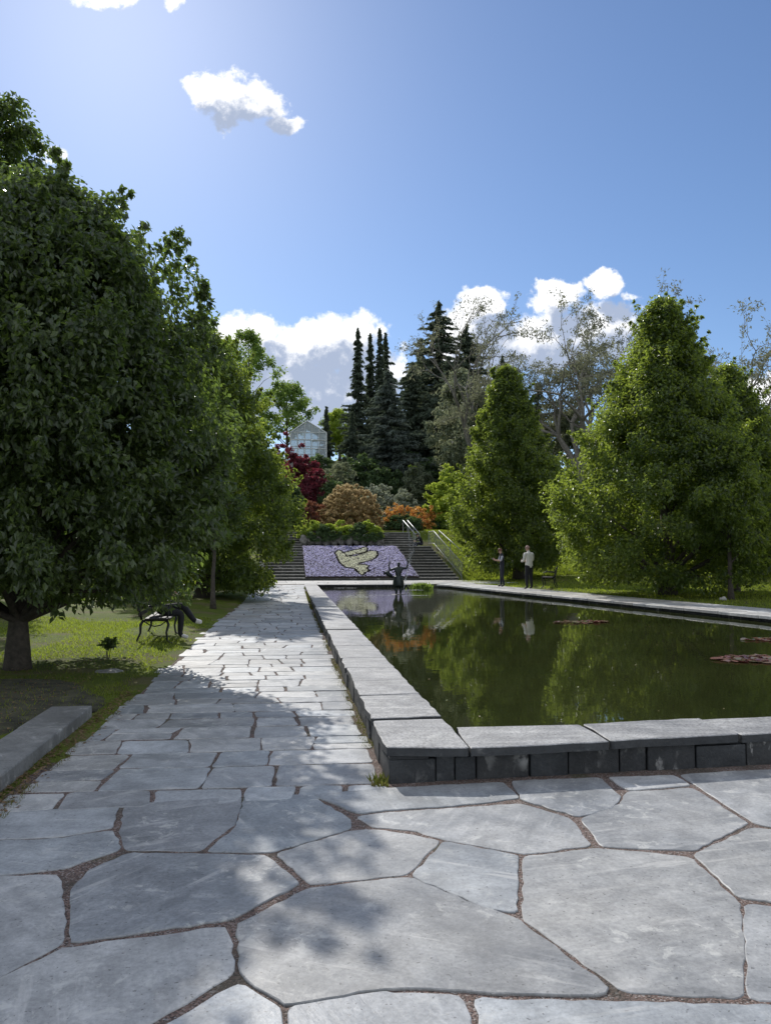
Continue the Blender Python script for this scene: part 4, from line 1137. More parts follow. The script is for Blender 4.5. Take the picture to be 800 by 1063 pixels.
# moss and weeds along the foot of the coping and in the joints
V1, F1 = blades(15000, (.62, .745), (5.4, 36), .035, .004, lambda x, y: sin(y * 1.9) + sin(y * .7 + 1) > -.9)
V2, F2 = blades(2600, (-1.94, -1.72), (4.6, 9), .05, .003, lambda x, y: sin(y * 5) > -.5)
V1[:, 2] -= .02; V2[:, 2] -= .02
M['moss'] = leafmat('moss_blade', [(.05, .07, .012), (.09, .11, .02), (.13, .12, .04), (.12, .08, .045)], (.2, .22, .04), .3, .7, .15)
V4, F4 = blades(70, (.58, .70), (5.42, 5.6), .06, .008, lambda x, y: True)
V1 = np.concatenate([V1, V4]); F1 = np.arange(len(V1)).reshape(-1, 3)
tag(np_mesh("weeds", np.concatenate([V1, V2]), np.concatenate([F1, F2 + len(V1)]), M['moss']), kind='stuff')

# dry leaves and crumbs of earth at the foot of the kerb and on the worn lawn edge
V3 = []; rl = random.Random(6)
for i in range(4600):
    if i < 1700: y = rl.uniform(4.2, 9.5); x = -1.93 + abs(rl.gauss(0, .09)); z = .0
    else: y = rl.uniform(5.5, 13); x = -2.4 - abs(rl.gauss(0, 1.6)); z = ground_z(x, y) + .022
    s_ = rl.uniform(.006, .022); a_ = rl.uniform(0, 6.28); 
    for k in (0, 2.1, 4.0): V3.append((x + math.cos(a_ + k) * s_, y + math.sin(a_ + k) * s_ * .7, z + rl.uniform(0, .014)))
M['litter'] = leafmat('dry_leaf', [(.09, .055, .03), (.15, .10, .055), (.20, .14, .08), (.07, .05, .03)], (.2, .12, .05), .2, .7, .2)
tag(np_mesh("leaf_litter", V3, np.arange(len(V3)).reshape(-1, 3), M['litter']), kind='stuff')
# ------------------------------------------------------------------ greenhouse
M['white_frame'] = simple('white_painted_frame', (.62, .64, .63), .45, var=.06)
M['iron'] = simple('black_iron', (.018, .018, .02), .45, metal=.3, var=.2)
M['steel'] = simple('grey_steel_rail', (.30, .31, .31), .45, metal=.5, var=.1)
M['darkwood'] = simple('dark_bench_wood', (.03, .024, .018), .6, var=.25, scale=12, bump=.3)
M['bronze_metal'] = simple('bronze_patina', (.030, .038, .036), .38, metal=.55, var=.35, scale=9, bump=.3, bscale=30)
def glass_mat():
    m, t, b = newmat('greenhouse_glass')
    b.inputs['Base Color'].default_value = (.62, .68, .72, 1); b.inputs['Roughness'].default_value = .06
    b.inputs['Transmission Weight'].default_value = .55; b.inputs['IOR'].default_value = 1.12
    b.inputs['Specular IOR Level'].default_value = .9
    return m
M['glass'] = glass_mat()
gb = ground_at(321, 88)
gw_, gy = 4.6, 6.0
zb_ = atY(320, 480, 88).z; ze = atY(320, 449, 88).z; zr = atY(320, 437, 88).z
gh = empty("greenhouse", (gb.x, gb.y, zb_)); tag(gh, "white-framed glass greenhouse with a gabled end on the hillside", "greenhouse")
xl, xr = -2.2, 1.9; xm = -.35
he, hr = ze - zb_, zr - zb_
bs = MB(); bs.box(((xl + xr) / 2, gy / 2, -.75), (xr - xl + .1, gy + .1, 2.6)); bs.build("base_wall", M['granite'], gh)
fr = MB()
def bar(a, b, r=.06): fr.tube([a, b], r, 4)
for y in (0, gy):
    for x in np.linspace(xl, xr, 6):
        zt = he + (hr - he) * (1 - abs(x - xm) / (max(xr - xm, xm - xl)))
        bar((x, y, .5), (x, y, max(he, zt) if xl < x < xr else he), .04)
    for z in (.55, .55 + (he - .55) * .36, .55 + (he - .55) * .7, he): bar((xl, y, z), (xr, y, z), .05)
    bar((xl, y, he), (xm, y, hr), .07); bar((xr, y, he), (xm, y, hr), .07)
for y in np.linspace(0, gy, 7):
    bar((xl, y, .5), (xl, y, he)); bar((xr, y, .5), (xr, y, he)); bar((xl, y, he), (xm, y, hr)); bar((xr, y, he), (xm, y, hr))
for (x, z) in ((xl, he), (xr, he), (xm, hr), (xl, 1.6), (xr, 1.6)): bar((x, 0, z), (x, gy, z), .055)
fr.build("frame", M['white_frame'], gh)
def pane(name, q):
    mb = MB(); mb.add(q, [tuple(range(len(q)))]); o = mb.build(name, M['glass'], gh); return o
e = .01
pane("gable_glass", [(xl, .03, .55), (xr, .03, .55), (xr, .03, he), (xm, .03, hr), (xl, .03, he)])
pane("gable_glass", [(xl, gy - .03, .55), (xr, gy - .03, .55), (xr, gy - .03, he), (xm, gy - .03, hr), (xl, gy - .03, he)])
pane("side_glass", [(xl, 0, .55), (xl, gy, .55), (xl, gy, he), (xl, 0, he)]); pane("side_glass", [(xr, 0, .55), (xr, gy, .55), (xr, gy, he), (xr, 0, he)])
pane("roof_glass", [(xl, 0, he), (xl, gy, he), (xm, gy, hr), (xm, 0, hr)]); pane("roof_glass", [(xr, 0, he), (xr, gy, he), (xm, gy, hr), (xm, 0, hr)])

# ------------------------------------------------------------------ handrails
def rail(name, label, pts, hgt, lower=True, balu=0.0, npost=4, group="handrails of the stairs", r=.02):
    p0 = Vector(pts[0]); e = empty(name, p0); tag(e, label, "handrail", group)
    q = [Vector(p) - p0 for p in pts]
    top = MB(); top.tube([v + Vector((0, 0, hgt)) for v in q], r, 8)
    top.build("top_rail", M['steel'], e, smooth=True)
    if lower:
        lo = MB(); lo.tube([v + Vector((0, 0, hgt * .2)) for v in q], r * .7, 6); lo.build("lower_rail", M['steel'], e, smooth=True)
    acc = [0]
    for a, b in zip(q, q[1:]): acc.append(acc[-1] + (b - a).length)
    def at(s):
        for i in range(len(q) - 1):
            if s <= acc[i + 1] + 1e-6: return q[i].lerp(q[i + 1], (s - acc[i]) / (acc[i + 1] - acc[i]))
        return q[-1]
    for i in range(npost):
        v = at(acc[-1] * i / (npost - 1)); mb = MB(); mb.tube([v + Vector((0, 0, -.1)), v + Vector((0, 0, hgt))], r * .9, 6); mb.build("post", M['steel'] if balu == 0 else M['steel'], e)
    if balu:
        mb = MB(); n = int(acc[-1] / balu)
        for i in range(1, n):
            v = at(acc[-1] * i / n); mb.tube([v + Vector((0, 0, hgt * .2)), v + Vector((0, 0, hgt))], .008, 4)
        mb.build("balusters", M['steel'], e)
    return e
ytop = Y0 + NS * RUN
rail("handrail", "steel railing with thin bars along the right edge of the long stairs", [(9.5, Y0 - .1, .27), (8.98, ytop, ZL), (8.85, ytop + 1.1, ZL)], .95, True, .16, 5)
rail("handrail", "second steel rail on the lawn side of the railing right of the stairs", [(9.85, Y0 + 1.2, .9), (9.35, ytop + .2, ZL + .05)], .95, False, 0, 3)
rail("handrail", "steel handrail up the left edge of the long stairs", [(-1.62, Y0 - .1, .27), (-1.62, ytop, ZL)], .95, True, 0, 4)
rail("handrail", "left one of the pair of bright rails beside the short upper steps", [(7.95, 48.9, ZL), (7.55, 51.4, ZL + .98)], .8, False, 0, 3, "bright rails of the upper steps", .032)
rail("handrail", "right one of the pair of bright rails beside the short upper steps", [(8.25, 48.9, ZL), (7.85, 51.4, ZL + .98)], .8, False, 0, 3, "bright rails of the upper steps", .032)
# pale end pillar at the left foot of the stairs
pp = MB(); p = G(272.5, 602, .25); pp.box((0, 0, .55), (.2, .2, 1.1)); pp.box((0, 0, 1.13), (.25, .25, .07)); o = pp.build("stone_pillar", M['walk']); o.location = (p.x, 42.6, .2); bevel(o, .01)
tag(o, "small pale pillar at the left foot of the stone stairs", "pillar")

# ------------------------------------------------------------------ benches
def bench(label, loc, rz, length=1.8, group="dark park benches on the lawns"):
    """front edge looks along local +X, long side along local Y"""
    e = empty("park_bench", loc, rz); tag(e, label, "bench", group)
    st = MB()
    for i in range(5): st.box((.07 + i * .092 - .2, 0, .45 - .006 * i * 0), (.075, length, .028))
    bevel(st.build("seat", M['darkwood'], e), .006)
    bk = MB()
    for i in range(4):
        z = .53 + i * .095; bk.box((-.245 - (z - .45) * .22, 0, z), (.028, length, .07))
    bevel(bk.build("backrest", M['darkwood'], e), .006)
    for s in (-1, 1):
        y = s * (length / 2 - .12)
        f = MB(); f.tube([(.20, y, .43), (.235, y, .34), (.20, y, .2), (.22, y, .06), (.27, y, 0), (.31, y, .01)], [.024, .026, .02, .018, .022, .016], 7); f.build("leg", M['iron'], e, smooth=True)
        f = MB(); f.tube([(-.2, y, .43), (-.25, y, .34), (-.25, y, .2), (-.31, y, .06), (-.36, y, 0), (-.40, y, .01)], [.024, .026, .02, .018, .022, .016], 7); f.build("leg", M['iron'], e, smooth=True)
        f = MB(); f.tube([(-.22, y, .415), (0, y, .425), (.21, y, .415)], .02, 6); f.tube([(-.19, y, .40), (-.08, y, .33), (0, y, .31), (.1, y, .33), (.19, y, .40)], .011, 5)
        f.tube([(-.23, y, .43), (-.29, y, .66), (-.35, y, .9)], [.022, .018, .013], 6); f.build("side_frame", M['iron'], e, smooth=True)
        f = MB(); f.tube([(.21, y, .44), (.235, y, .56), (.2, y, .66), (.05, y, .68), (-.12, y, .67), (-.28, y, .66)], .015, 6); f.build("armrest", M['iron'], e, smooth=True)
    return e
bl = G(166, 666, 0); bench_y = 15.15
bench("dark iron-legged bench on the left lawn with a person sitting on it", (-2.44, bench_y, .02), R(3))
p = G(262, 606, .2); bench("small dark bench far down the left lawn near the stairs", (p.x - .2, 38.5, ground_z(p.x, 38.5)), R(0), 1.5)
p = G(563, 611, .25); bench("dark bench on the right lawn beside the person in the white jacket", (p.x + .75, p.y + 1.4, ground_z(p.x + .7, p.y + 1.4)), R(158), 1.6)

# ------------------------------------------------------------------ people
M['skin'] = simple('skin', (.52, .33, .25), .55, var=.05)
M['black_cloth'] = simple('black_cloth', (.014, .014, .018), .85, var=.2, scale=18, bump=.3)
M['navy_cloth'] = simple('dark_navy_cloth', (.016, .018, .03), .85, var=.2, scale=18, bump=.3)
M['white_cloth'] = simple('white_jacket_cloth', (.66, .64, .58), .8, var=.05, scale=9, bump=.4, bscale=14)
M['grey_cloth'] = simple('pale_grey_tshirt', (.42, .44, .50), .85, var=.08, scale=12, bump=.3)
M['shoe_white'] = simple('pale_shoe', (.62, .60, .57), .6, var=.08)
M['shoe_black'] = simple('black_shoe', (.012, .012, .012), .5)
M['hair_red'] = simple('reddish_brown_hair', (.14, .055, .03), .6, var=.3, scale=40, bump=.6)
M['hair_pink'] = simple('short_rosy_hair', (.34, .20, .17), .7, var=.25, scale=40, bump=.6)
M['hair_dark'] = simple('dark_hair', (.03, .022, .018), .6, var=.3, scale=40, bump=.6)
M['phone'] = simple('dark_phone', (.01, .01, .012), .2)
M['paper'] = simple('white_paper', (.8, .8, .78), .7, var=.03)
def skinned(J, E, root):
    """J name -> (point, radius); E bone pairs. One continuous skinned surface."""
    names = list(J); ix = {n: i for i, n in enumerate(names)}
    me = bpy.data.meshes.new("body_cage"); me.from_pydata([tuple(J[n][0]) for n in names], [(ix[a], ix[b]) for a, b in E], [])
    o = bpy.data.objects.new("body_cage", me); C.objects.link(o)
    sk = o.modifiers.new('s', 'SKIN'); sk.use_smooth_shade = True; sk.branch_smoothing = .4
    for n in names:
        r = J[n][1]; r = (r, r) if isinstance(r, (int, float)) else r
        v = me.skin_vertices[0].data[ix[n]]; v.radius = r; v.use_root = (n == root)
    su = o.modifiers.new('u', 'SUBSURF'); su.levels = 2; su.render_levels = 2
    dg = bpy.context.evaluated_depsgraph_get(); dg.update(); ev = o.evaluated_get(dg)
    out = bpy.data.meshes.new_from_object(ev); bpy.data.objects.remove(o, do_unlink=True)
    out.materials.clear(); return out
def vdist(p, a, b):
    ab = b - a; t = max(0, min(1, (p - a).dot(ab) / max(1e-9, ab.length_squared))); return (p - a - ab * t).length
def mesh_join(me, mb, m):
    bm = bmesh.new(); bm.from_mesh(me); vs = [bm.verts.new(v) for v in mb.v]
    for f in mb.f:
        nf = bm.faces.new([vs[i] for i in f]); nf.material_index = m; nf.smooth = True
    bm.to_mesh(me); bm.free()
def frame(fwd, up):
    u = Vector(up).normalized(); f = Vector(fwd); f = (f - u * f.dot(u)).normalized(); s = f.cross(u); return Matrix((s, f, u)).transposed()
def person(label, loc, rz, J, mats, bonemat, headR, hair, hairmat, hands, category="person"):
    """mats list; bonemat: list of (a, b, material index) deciding what covers each bone"""
    root = empty("person", loc, rz); tag(root, label, category)
    E = [('pelvis', 'waist'), ('waist', 'chest'), ('chest', 'neck'), ('neck', 'jaw'), ('jaw', 'skull'), ('skull', 'crown')]
    for s in 'lr':
        E += [('chest', 'sho' + s), ('sho' + s, 'elb' + s), ('elb' + s, 'wri' + s), ('wri' + s, 'palm' + s), ('pelvis', 'hip' + s), ('hip' + s, 'kne' + s), ('kne' + s, 'ank' + s), ('ank' + s, 'toe' + s)]
    J = {k: (Vector(v[0]), v[1]) for k, v in J.items()}
    me = skinned(J, E, 'pelvis')
    mi = []
    for f in me.polygons:
        c = f.center; best = min(bonemat, key=lambda b: vdist(c, J[b[0]][0], J[b[1]][0]) / b[3]); mi.append(best[2])
    me.polygons.foreach_set('material_index', mi)
    S = mats.index('skin')
    # face: nose, brow, ears, eyes, mouth
    hf = MB(); hc = J['skull'][0]; Hm = headR; r = J['skull'][1]; r = r if isinstance(r, float) else r[0]
    def hp(x, y, z): return hc + Hm @ Vector((x, y, z))
    hf.ball(hp(0, r * 1.02, -.025), (.013, .018, .024), 8, 6, M=Hm)
    for s in (-1, 1):
        hf.ball(hp(s * r * .98, -.005, -.02), (.010, .02, .03), 8, 6, M=Hm)
    mesh_join(me, hf, S)
    ef = MB()
    for s in (-1, 1): ef.ball(hp(s * .032, r * .90, 0), (.011, .008, .007), 6, 5, M=Hm)
    ef.ball(hp(0, r * .88, -.068), (.022, .007, .005), 8, 5, M=Hm)
    mesh_join(me, ef, mats.index('dark'))
    # hands: palm lies in the skin already; five fingers each
    fh = MB()
    for s, (fd, pn, curl) in hands.items():
        base = J['palm' + s][0]; fd = Vector(fd).normalized(); pn = Vector(pn); pn = (pn - fd * pn.dot(fd)).normalized(); sd = fd.cross(pn)
        if s == 'l': sd = -sd
        for k, (o_, l) in enumerate(((-.027, .058), (-.009, .072), (.009, .078), (.026, .07))):
            q = base + sd * o_ + fd * .015; pts = [q]; d = fd.copy()
            for seg in (.42, .33, .25):
                d = (d * math.cos(curl) + pn * math.sin(curl)).normalized(); q = q + d * l * seg; pts.append(q.copy())
            fh.tube(pts, [.0095, .009, .008, .006], 6)
        q = base - fd * .03 + sd * .03; pts = [q, q + sd * .022 + fd * .022 + pn * .008, q + sd * .032 + fd * .048 + pn * .02]
        fh.tube(pts, [.012, .010, .007], 6)
    mesh_join(me, fh, S)
    mm = {'skin': M['skin'], 'dark': M['hair_dark']}
    body = link("body", me, [mm.get(k) or M[k] for k in mats], root)
    hb = MB()
    hair(hb, hp, Hm, r); hb.build("hair", M[hairmat], root, smooth=True)
    return root
def cap_hair(hb, hp, Hm, r, long=False):
    n = 14
    rings = []
    for j in range(8):
        ph = math.pi * .56 * j / 7; ring = []
        for i in range(n):
            th = 2 * math.pi * i / n; x, y = math.cos(th), math.sin(th)
            cut = 1.0 if y < .2 else 1 - .34 * (y - .2) / .8        # hairline higher at the face
            p2 = ph * cut; k = 1.10 + .025 * math.sin(5 * th + j)
            ring.append(hp(x * math.sin(p2) * r * k, y * math.sin(p2) * r * k * 1.12 - .006, math.cos(p2) * r * 1.28 * k + .005))
        rings.append(ring)
    vs = [v for q in rings for v in q]; fs = [(j * n + i, (j + 1) * n + i, (j + 1) * n + (i + 1) % n, j * n + (i + 1) % n) for j in range(7) for i in range(n)]
    hb.add(vs, fs)
def stand(h, arm, lean=0.0, fat=1.0, step=.07, headdown=0.0):
    k = h / 1.72
    def v(x, y, z): return (x * k, y * k, z * k)
    J = {'pelvis': (v(0, 0, .93), (.135 * fat * k, .115 * fat * k)), 'waist': (v(0, .0, 1.12), (.13 * fat * k, .105 * fat * k)), 'chest': (v(0, -.01 + lean, 1.34), (.155 * fat * k, .115 * fat * k)),
         'neck': (v(0, .0 + lean, 1.49), .058 * k), 'jaw': (v(0, .022 + lean + headdown * .5, 1.545), .062 * k), 'skull': (v(0, .022 + lean + headdown, 1.625), .081 * k), 'crown': (v(0, .012 + lean + headdown, 1.675), .058 * k)}
    for s, q in (('l', -1), ('r', 1)):
        J['sho' + s] = (v(q * .185 * fat, -.01 + lean, 1.42), .062 * fat * k)
        for nme, (p, r) in arm(q).items(): J[nme + s] = (v(*p), r * k)
        J['hip' + s] = (v(q * .095, 0, .86), .098 * fat * k); J['kne' + s] = (v(q * (.095 + step * .2), .02, .49), .066 * fat * k)
        J['ank' + s] = (v(q * (.10 + step * .5), -.02 + q * .03, .085), .048 * k); J['toe' + s] = (v(q * (.115 + step * .5), .13 + q * .03, .035), .037 * k)
    return J
SL = .9
def coverage(top, sleeve, fore, leg, shoe, skin):
    b = [('pelvis', 'waist', leg if False else top, 1.25), ('waist', 'chest', top, 1.25), ('chest', 'neck', top, 1.0), ('neck', 'jaw', skin, .8), ('jaw', 'skull', skin, 1), ('skull', 'crown', skin, 1)]
    for s in 'lr':
        b += [('chest', 'sho' + s, top, 1.0), ('sho' + s, 'elb' + s, sleeve, .75), ('elb' + s, 'wri' + s, fore, .55), ('wri' + s, 'palm' + s, skin, .5), ('pelvis', 'hip' + s, leg, 1.05), ('hip' + s, 'kne' + s, leg, 1), ('kne' + s, 'ank' + s, leg, .8), ('ank' + s, 'toe' + s, shoe, .6)]
    return b
# person 1: side on, looking at a phone held in both hands
def arm1(q): return {'elb': ((q * .20, .10, 1.17), .043), 'wri': ((q * .075, .30, 1.20), .030), 'palm': ((q * .045, .37, 1.22), .026)}
p = G(521, 609.2, .25)
Hm = frame((0, .9, -.42), (0, .42, .9))
person("person in a grey t-shirt and dark overalls looking at a phone beside the pool", (p.x, p.y, .252), R(90), stand(1.66, arm1, .03, .95, headdown=.035), ['navy_cloth', 'grey_cloth', 'skin', 'shoe_black', 'dark'],
       coverage(0, 1, 2, 0, 3, 2), Hm, cap_hair, 'hair_red', {'l': ((.3, .9, .2), (0.8, 0, .4), .45), 'r': ((-.3, .9, .2), (-.8, 0, .4), .45)})
ph = MB(); ph.box((0, 0, 0), (.075, .012, .15), M=Matrix.Rotation(R(-50), 3, 'X')); o = ph.build("phone", M['phone']); k = 1.66 / 1.72
q = Matrix.Rotation(R(90), 3, 'Z') @ Vector((0, .44 * k, 1.25 * k)); o.location = (p.x + q.x, p.y + q.y, .252 + q.z); o.rotation_euler = (0, 0, R(90)); bevel(o, .006)
tag(o, "dark phone held by the person in the grey t-shirt", "phone")
# person 2: from behind, white jacket
def arm2(q): return {'elb': ((q * .25, .03, 1.15), .056), 'wri': ((q * .16, .24, 1.10), .037), 'palm': ((q * .10, .31, 1.12), .03)}
p = G(549, 611.7, .25)
person("person in a white jacket and black trousers seen from behind beside the pool", (p.x, p.y, .252), R(28), stand(1.74, arm2, .02, 1.13, .12, headdown=.03), ['white_cloth', 'black_cloth', 'skin', 'shoe_black', 'dark'],
       coverage(0, 0, 0, 1, 3, 2), frame((0, .93, -.36), (0, .36, .93)), cap_hair, 'hair_pink', {'l': ((.4, .85, .1), (.8, 0, .3), .6), 'r': ((-.4, .85, .1), (-.8, 0, .3), .6)})
# person 3: sitting on the bench under the tree, legs crossed; local +Y = looks out over the path
def sit_bench():
    J = {'pelvis': ((0, -.08, .565), (.135, .12)), 'waist': ((0, -.15, .75), (.13, .105)), 'chest': ((0, -.18, .97), (.155, .115)), 'neck': ((0, -.15, 1.13), .056), 'jaw': ((0, -.12, 1.18), .062), 'skull': ((0, -.11, 1.26), .081), 'crown': ((0, -.12, 1.31), .058)}
    for s, q in (('l', -1), ('r', 1)):
        J['sho' + s] = ((q * .18, -.17, 1.05), .06); J['elb' + s] = ((q * .23, .0, .82), .046); J['wri' + s] = ((q * .10, .2, .84), .032); J['palm' + s] = ((q * .07, .27, .86), .027)
    J['hipl'] = ((-.1, 0, .56), .1); J['knel'] = ((-.02, .40, .64), .075); J['ankl'] = ((.10, .62, .36), .05); J['toel'] = ((.12, .77, .33), .037)
    J['hipr'] = ((.1, 0, .555), .1); J['kner'] = ((.06, .38, .50), .075); J['ankr'] = ((.05, .36, .09), .05); J['toer'] = ((.05, .52, .04), .037)
    return J
person("person in dark clothes and pale shoes sitting cross-legged on the left bench", (-2.40, bench_y - .15, .02), R(-87), sit_bench(), ['black_cloth', 'black_cloth', 'skin', 'shoe_white', 'dark'],
       coverage(0, 0, 0, 1, 3, 2), frame((0, .93, -.36), (0, .36, .93)), cap_hair, 'hair_dark', {'l': ((.4, .85, .1), (.8, 0, .3), .5), 'r': ((-.4, .85, .1), (-.8, 0, .3), .5)})
pb = MB(); pb.box((0, 0, 0), (.2, .012, .26), M=Matrix.Rotation(R(-35), 3, 'X')); o = pb.build("magazine", M['paper'])
q = Matrix.Rotation(R(-87), 3, 'Z') @ Vector((0, .34, .93)); o.location = (-2.40 + q.x, bench_y - .15 + q.y, .02 + q.z); o.rotation_euler = (0, 0, R(-87)); tag(o, "white sheet held by the person on the left bench", "paper")
# person 4: dark figure sitting at the top of the right stairs
def sit_step():
    J = {'pelvis': ((0, -.02, .12), (.135, .12)), 'waist': ((0, .05, .30), (.13, .11)), 'chest': ((0, .17, .47), (.15, .115)), 'neck': ((0, .26, .60), .056), 'jaw': ((0, .31, .63), .062), 'skull': ((0, .34, .69), .081), 'crown': ((0, .34, .74), .058)}
    for s, q in (('l', -1), ('r', 1)):
        J['sho' + s] = ((q * .18, .2, .54), .06); J['elb' + s] = ((q * .22, .34, .34), .046); J['wri' + s] = ((q * .09, .47, .3), .032); J['palm' + s] = ((q * .05, .53, .29), .027)
        J['hip' + s] = ((q * .1, .05, .11), .1); J['kne' + s] = ((q * .14, .42, .20), .074); J['ank' + s] = ((q * .12, .5, -.25), .05); J['toe' + s] = ((q * .12, .66, -.30), .037)
    return J
p = atY(438, 559, ytop - .1)
person("dark-clothed person sitting bent forward at the top of the right stairs", (p.x, ytop - .05, ZL + .01), R(110), sit_step(), ['black_cloth', 'navy_cloth', 'skin', 'shoe_black', 'dark'],
       coverage(0, 0, 0, 1, 3, 2), frame((0, .7, -.7), (0, .7, .7)), cap_hair, 'hair_dark', {'l': ((.3, .9, -.1), (.8, 0, .3), .5), 'r': ((-.3, .9, -.1), (-.8, 0, .3), .5)})

# ------------------------------------------------------------------ fountain statue
sp = G(413.5, 617, WL); st = empty("fountain_statue", (sp.x, sp.y, WL - .02)); tag(st, "dark bronze statue of a figure with raised arms standing in the pool", "statue")
kk = 1.0
def arm_s(q): return {}
J = {'pelvis': ((0, 0, .62), (.125, .11)), 'waist': ((0, .02, .80), (.115, .095)), 'chest': ((0, 0, .98), (.14, .105)), 'neck': ((0, .0, 1.10), .05), 'jaw': ((.015, .02, 1.15), .055), 'skull': ((.02, .03, 1.22), .072), 'crown': ((.025, .02, 1.27), .052)}
for s, q in (('l', -1), ('r', 1)):
    J['sho' + s] = ((q * .165, 0, 1.04), .055)
    J['elb' + s] = ((q * .34, .0, (.93 if q < 0 else 1.04)), .042); J['wri' + s] = ((q * .37, .02, (1.16 if q < 0 else 1.26)), .03); J['palm' + s] = ((q * .345, .03, (1.24 if q < 0 else 1.34)), .026)
    J['hip' + s] = ((q * .08, 0, .55), .09); J['kne' + s] = ((q * .11, .05, .30), .085); J['ank' + s] = ((q * .08, -.02, .08), .042); J['toe' + s] = ((q * .09, .10, .04), .033)
E = [('pelvis', 'waist'), ('waist', 'chest'), ('chest', 'neck'), ('neck', 'jaw'), ('jaw', 'skull'), ('skull', 'crown')]
for s in 'lr': E += [('chest', 'sho' + s), ('sho' + s, 'elb' + s), ('elb' + s, 'wri' + s), ('wri' + s, 'palm' + s), ('pelvis', 'hip' + s), ('hip' + s, 'kne' + s), ('kne' + s, 'ank' + s), ('ank' + s, 'toe' + s)]
me = skinned({k: (Vector(v[0]), v[1]) for k, v in J.items()}, E, 'pelvis')
fh = MB()
for s, q in (('l', -1), ('r', 1)):
    b0 = Vector(J['palm' + s][0])
    for o_, l in ((-.024, .05), (-.008, .065), (.008, .07), (.024, .06)): fh.tube([b0 + Vector((o_, 0, .01)), b0 + Vector((o_ * 1.3 - q * .01, .015, .01 + l * .6)), b0 + Vector((o_ * 1.3 - q * .03, .035, .01 + l))], [.009, .008, .005], 5)
    fh.tube([b0 + Vector((-q * .02, 0, -.02)), b0 + Vector((-q * .05, .02, .01)), b0 + Vector((-q * .06, .03, .035))], [.011, .009, .006], 5)
for v in [(0, .10, 1.2)]: fh.ball((.02, .105, 1.21), (.012, .018, .022), 7, 5)
mesh_join(me, fh, 0)
body = link("figure", me, [M['bronze_metal']], st)
sk = MB()      # wrap round the hips
n = 18; rings = []
for j in range(7):
    f = j / 6; z = .74 - .44 * f; ring = []
    for i in range(n):
        th = 2 * math.pi * i / n; r = (.135 + .055 * math.sin(f * 2.4)) * (1 + .09 * math.sin(6 * th + j * .4) * f)
        ring.append((r * math.cos(th) * 1.1, r * math.sin(th) * .9 + .02, z + .03 * math.sin(3 * th) * f))
    rings.append(ring)
sk.add([v for q in rings for v in q], [(j * n + i, j * n + (i + 1) % n, (j + 1) * n + (i + 1) % n, (j + 1) * n + i) for j in range(6) for i in range(n)])
o = sk.build("drapery", M['bronze_metal'], st, smooth=True); so = o.modifiers.new('t', 'SOLIDIFY'); so.thickness = .012
fs_ = MB()
pts = [(-.20, .05, .66), (-.30, .06, .74), (-.40, .05, .80), (-.46, .03, .86), (-.52, .0, .84)]
fs_.tube(pts, [.03, .075, .09, .075, .04], 10); fs_.add([(-.5, 0, .86), (-.60, -.02, .93), (-.585, .0, .84), (-.61, .02, .78), (-.52, .02, .80)], [(0, 1, 2, 4), (4, 2, 3)])
fs_.tube([(-.36, .05, .86), (-.39, .04, .94), (-.44, .03, .92)], [.03, .018, .006], 6)
o = fs_.build("fish", M['bronze_metal'], st, smooth=True)
pl = MB(); pl.tube([(0, 0, -.4), (0, 0, -.02), (0, 0, .03)], [.3, .3, .26], 16); bevel(pl.build("plinth", M['wallstone'], st), .01)

# water jet: a thin broken stream of droplets rising beside the statue
rj = random.Random(3)
def water_drop_mat():
    m, t, b = newmat('water_spray'); b.inputs['Base Color'].default_value = (.85, .88, .92, 1); b.inputs['Roughness'].default_value = .1; b.inputs['Transmission Weight'].default_value = .35; b.inputs['IOR'].default_value = 1.33
    return m
M['spray'] = water_drop_mat()
jb = G(419, 612, WL); jt = atY(431, 552, jb.y)
mb = MB()
for i in range(360):
    f = rj.random() ** .8; c = Vector((jb.x, jb.y, WL)).lerp(jt, f); sp_ = .012 + .17 * f * f
    c += Vector((rj.gauss(0, sp_), rj.gauss(0, sp_), rj.gauss(0, .03))); r = rj.uniform(.004, .010) * (1.25 - .5 * f)
    mb.ball(c, (r, r, r * rj.uniform(1, 3)), 5, 4)
jo_ = mb.build("water_spray", M['spray'], smooth=True); tag(jo_, kind='stuff')
# foam lines where the jet falls back
fm = MB()
for (pxa, pxb, py) in ((345, 372, 610.5), (352, 412, 618.0), (413, 446, 618.2), (418, 440, 612.6), (350, 395, 619.8)):
    a, b = G(pxa, py, WL), G(pxb, py, WL)
    for i in range(90):
        f = rj.random(); c = a.lerp(b, f); w = rj.uniform(.02, .07) * math.sin(math.pi * min(.98, max(.02, f))); d = rj.uniform(.015, .05)
        y = c.y + rj.gauss(0, .10); fm.add([(c.x - w, y, WL + .006), (c.x, y - d, WL + .006), (c.x + w, y, WL + .006), (c.x, y + d, WL + .006)], [(0, 1, 2, 3)])
M['foam'] = simple('white_foam', (.75, .78, .80), .5)
tag(fm.build("foam", M['foam']), kind='stuff')

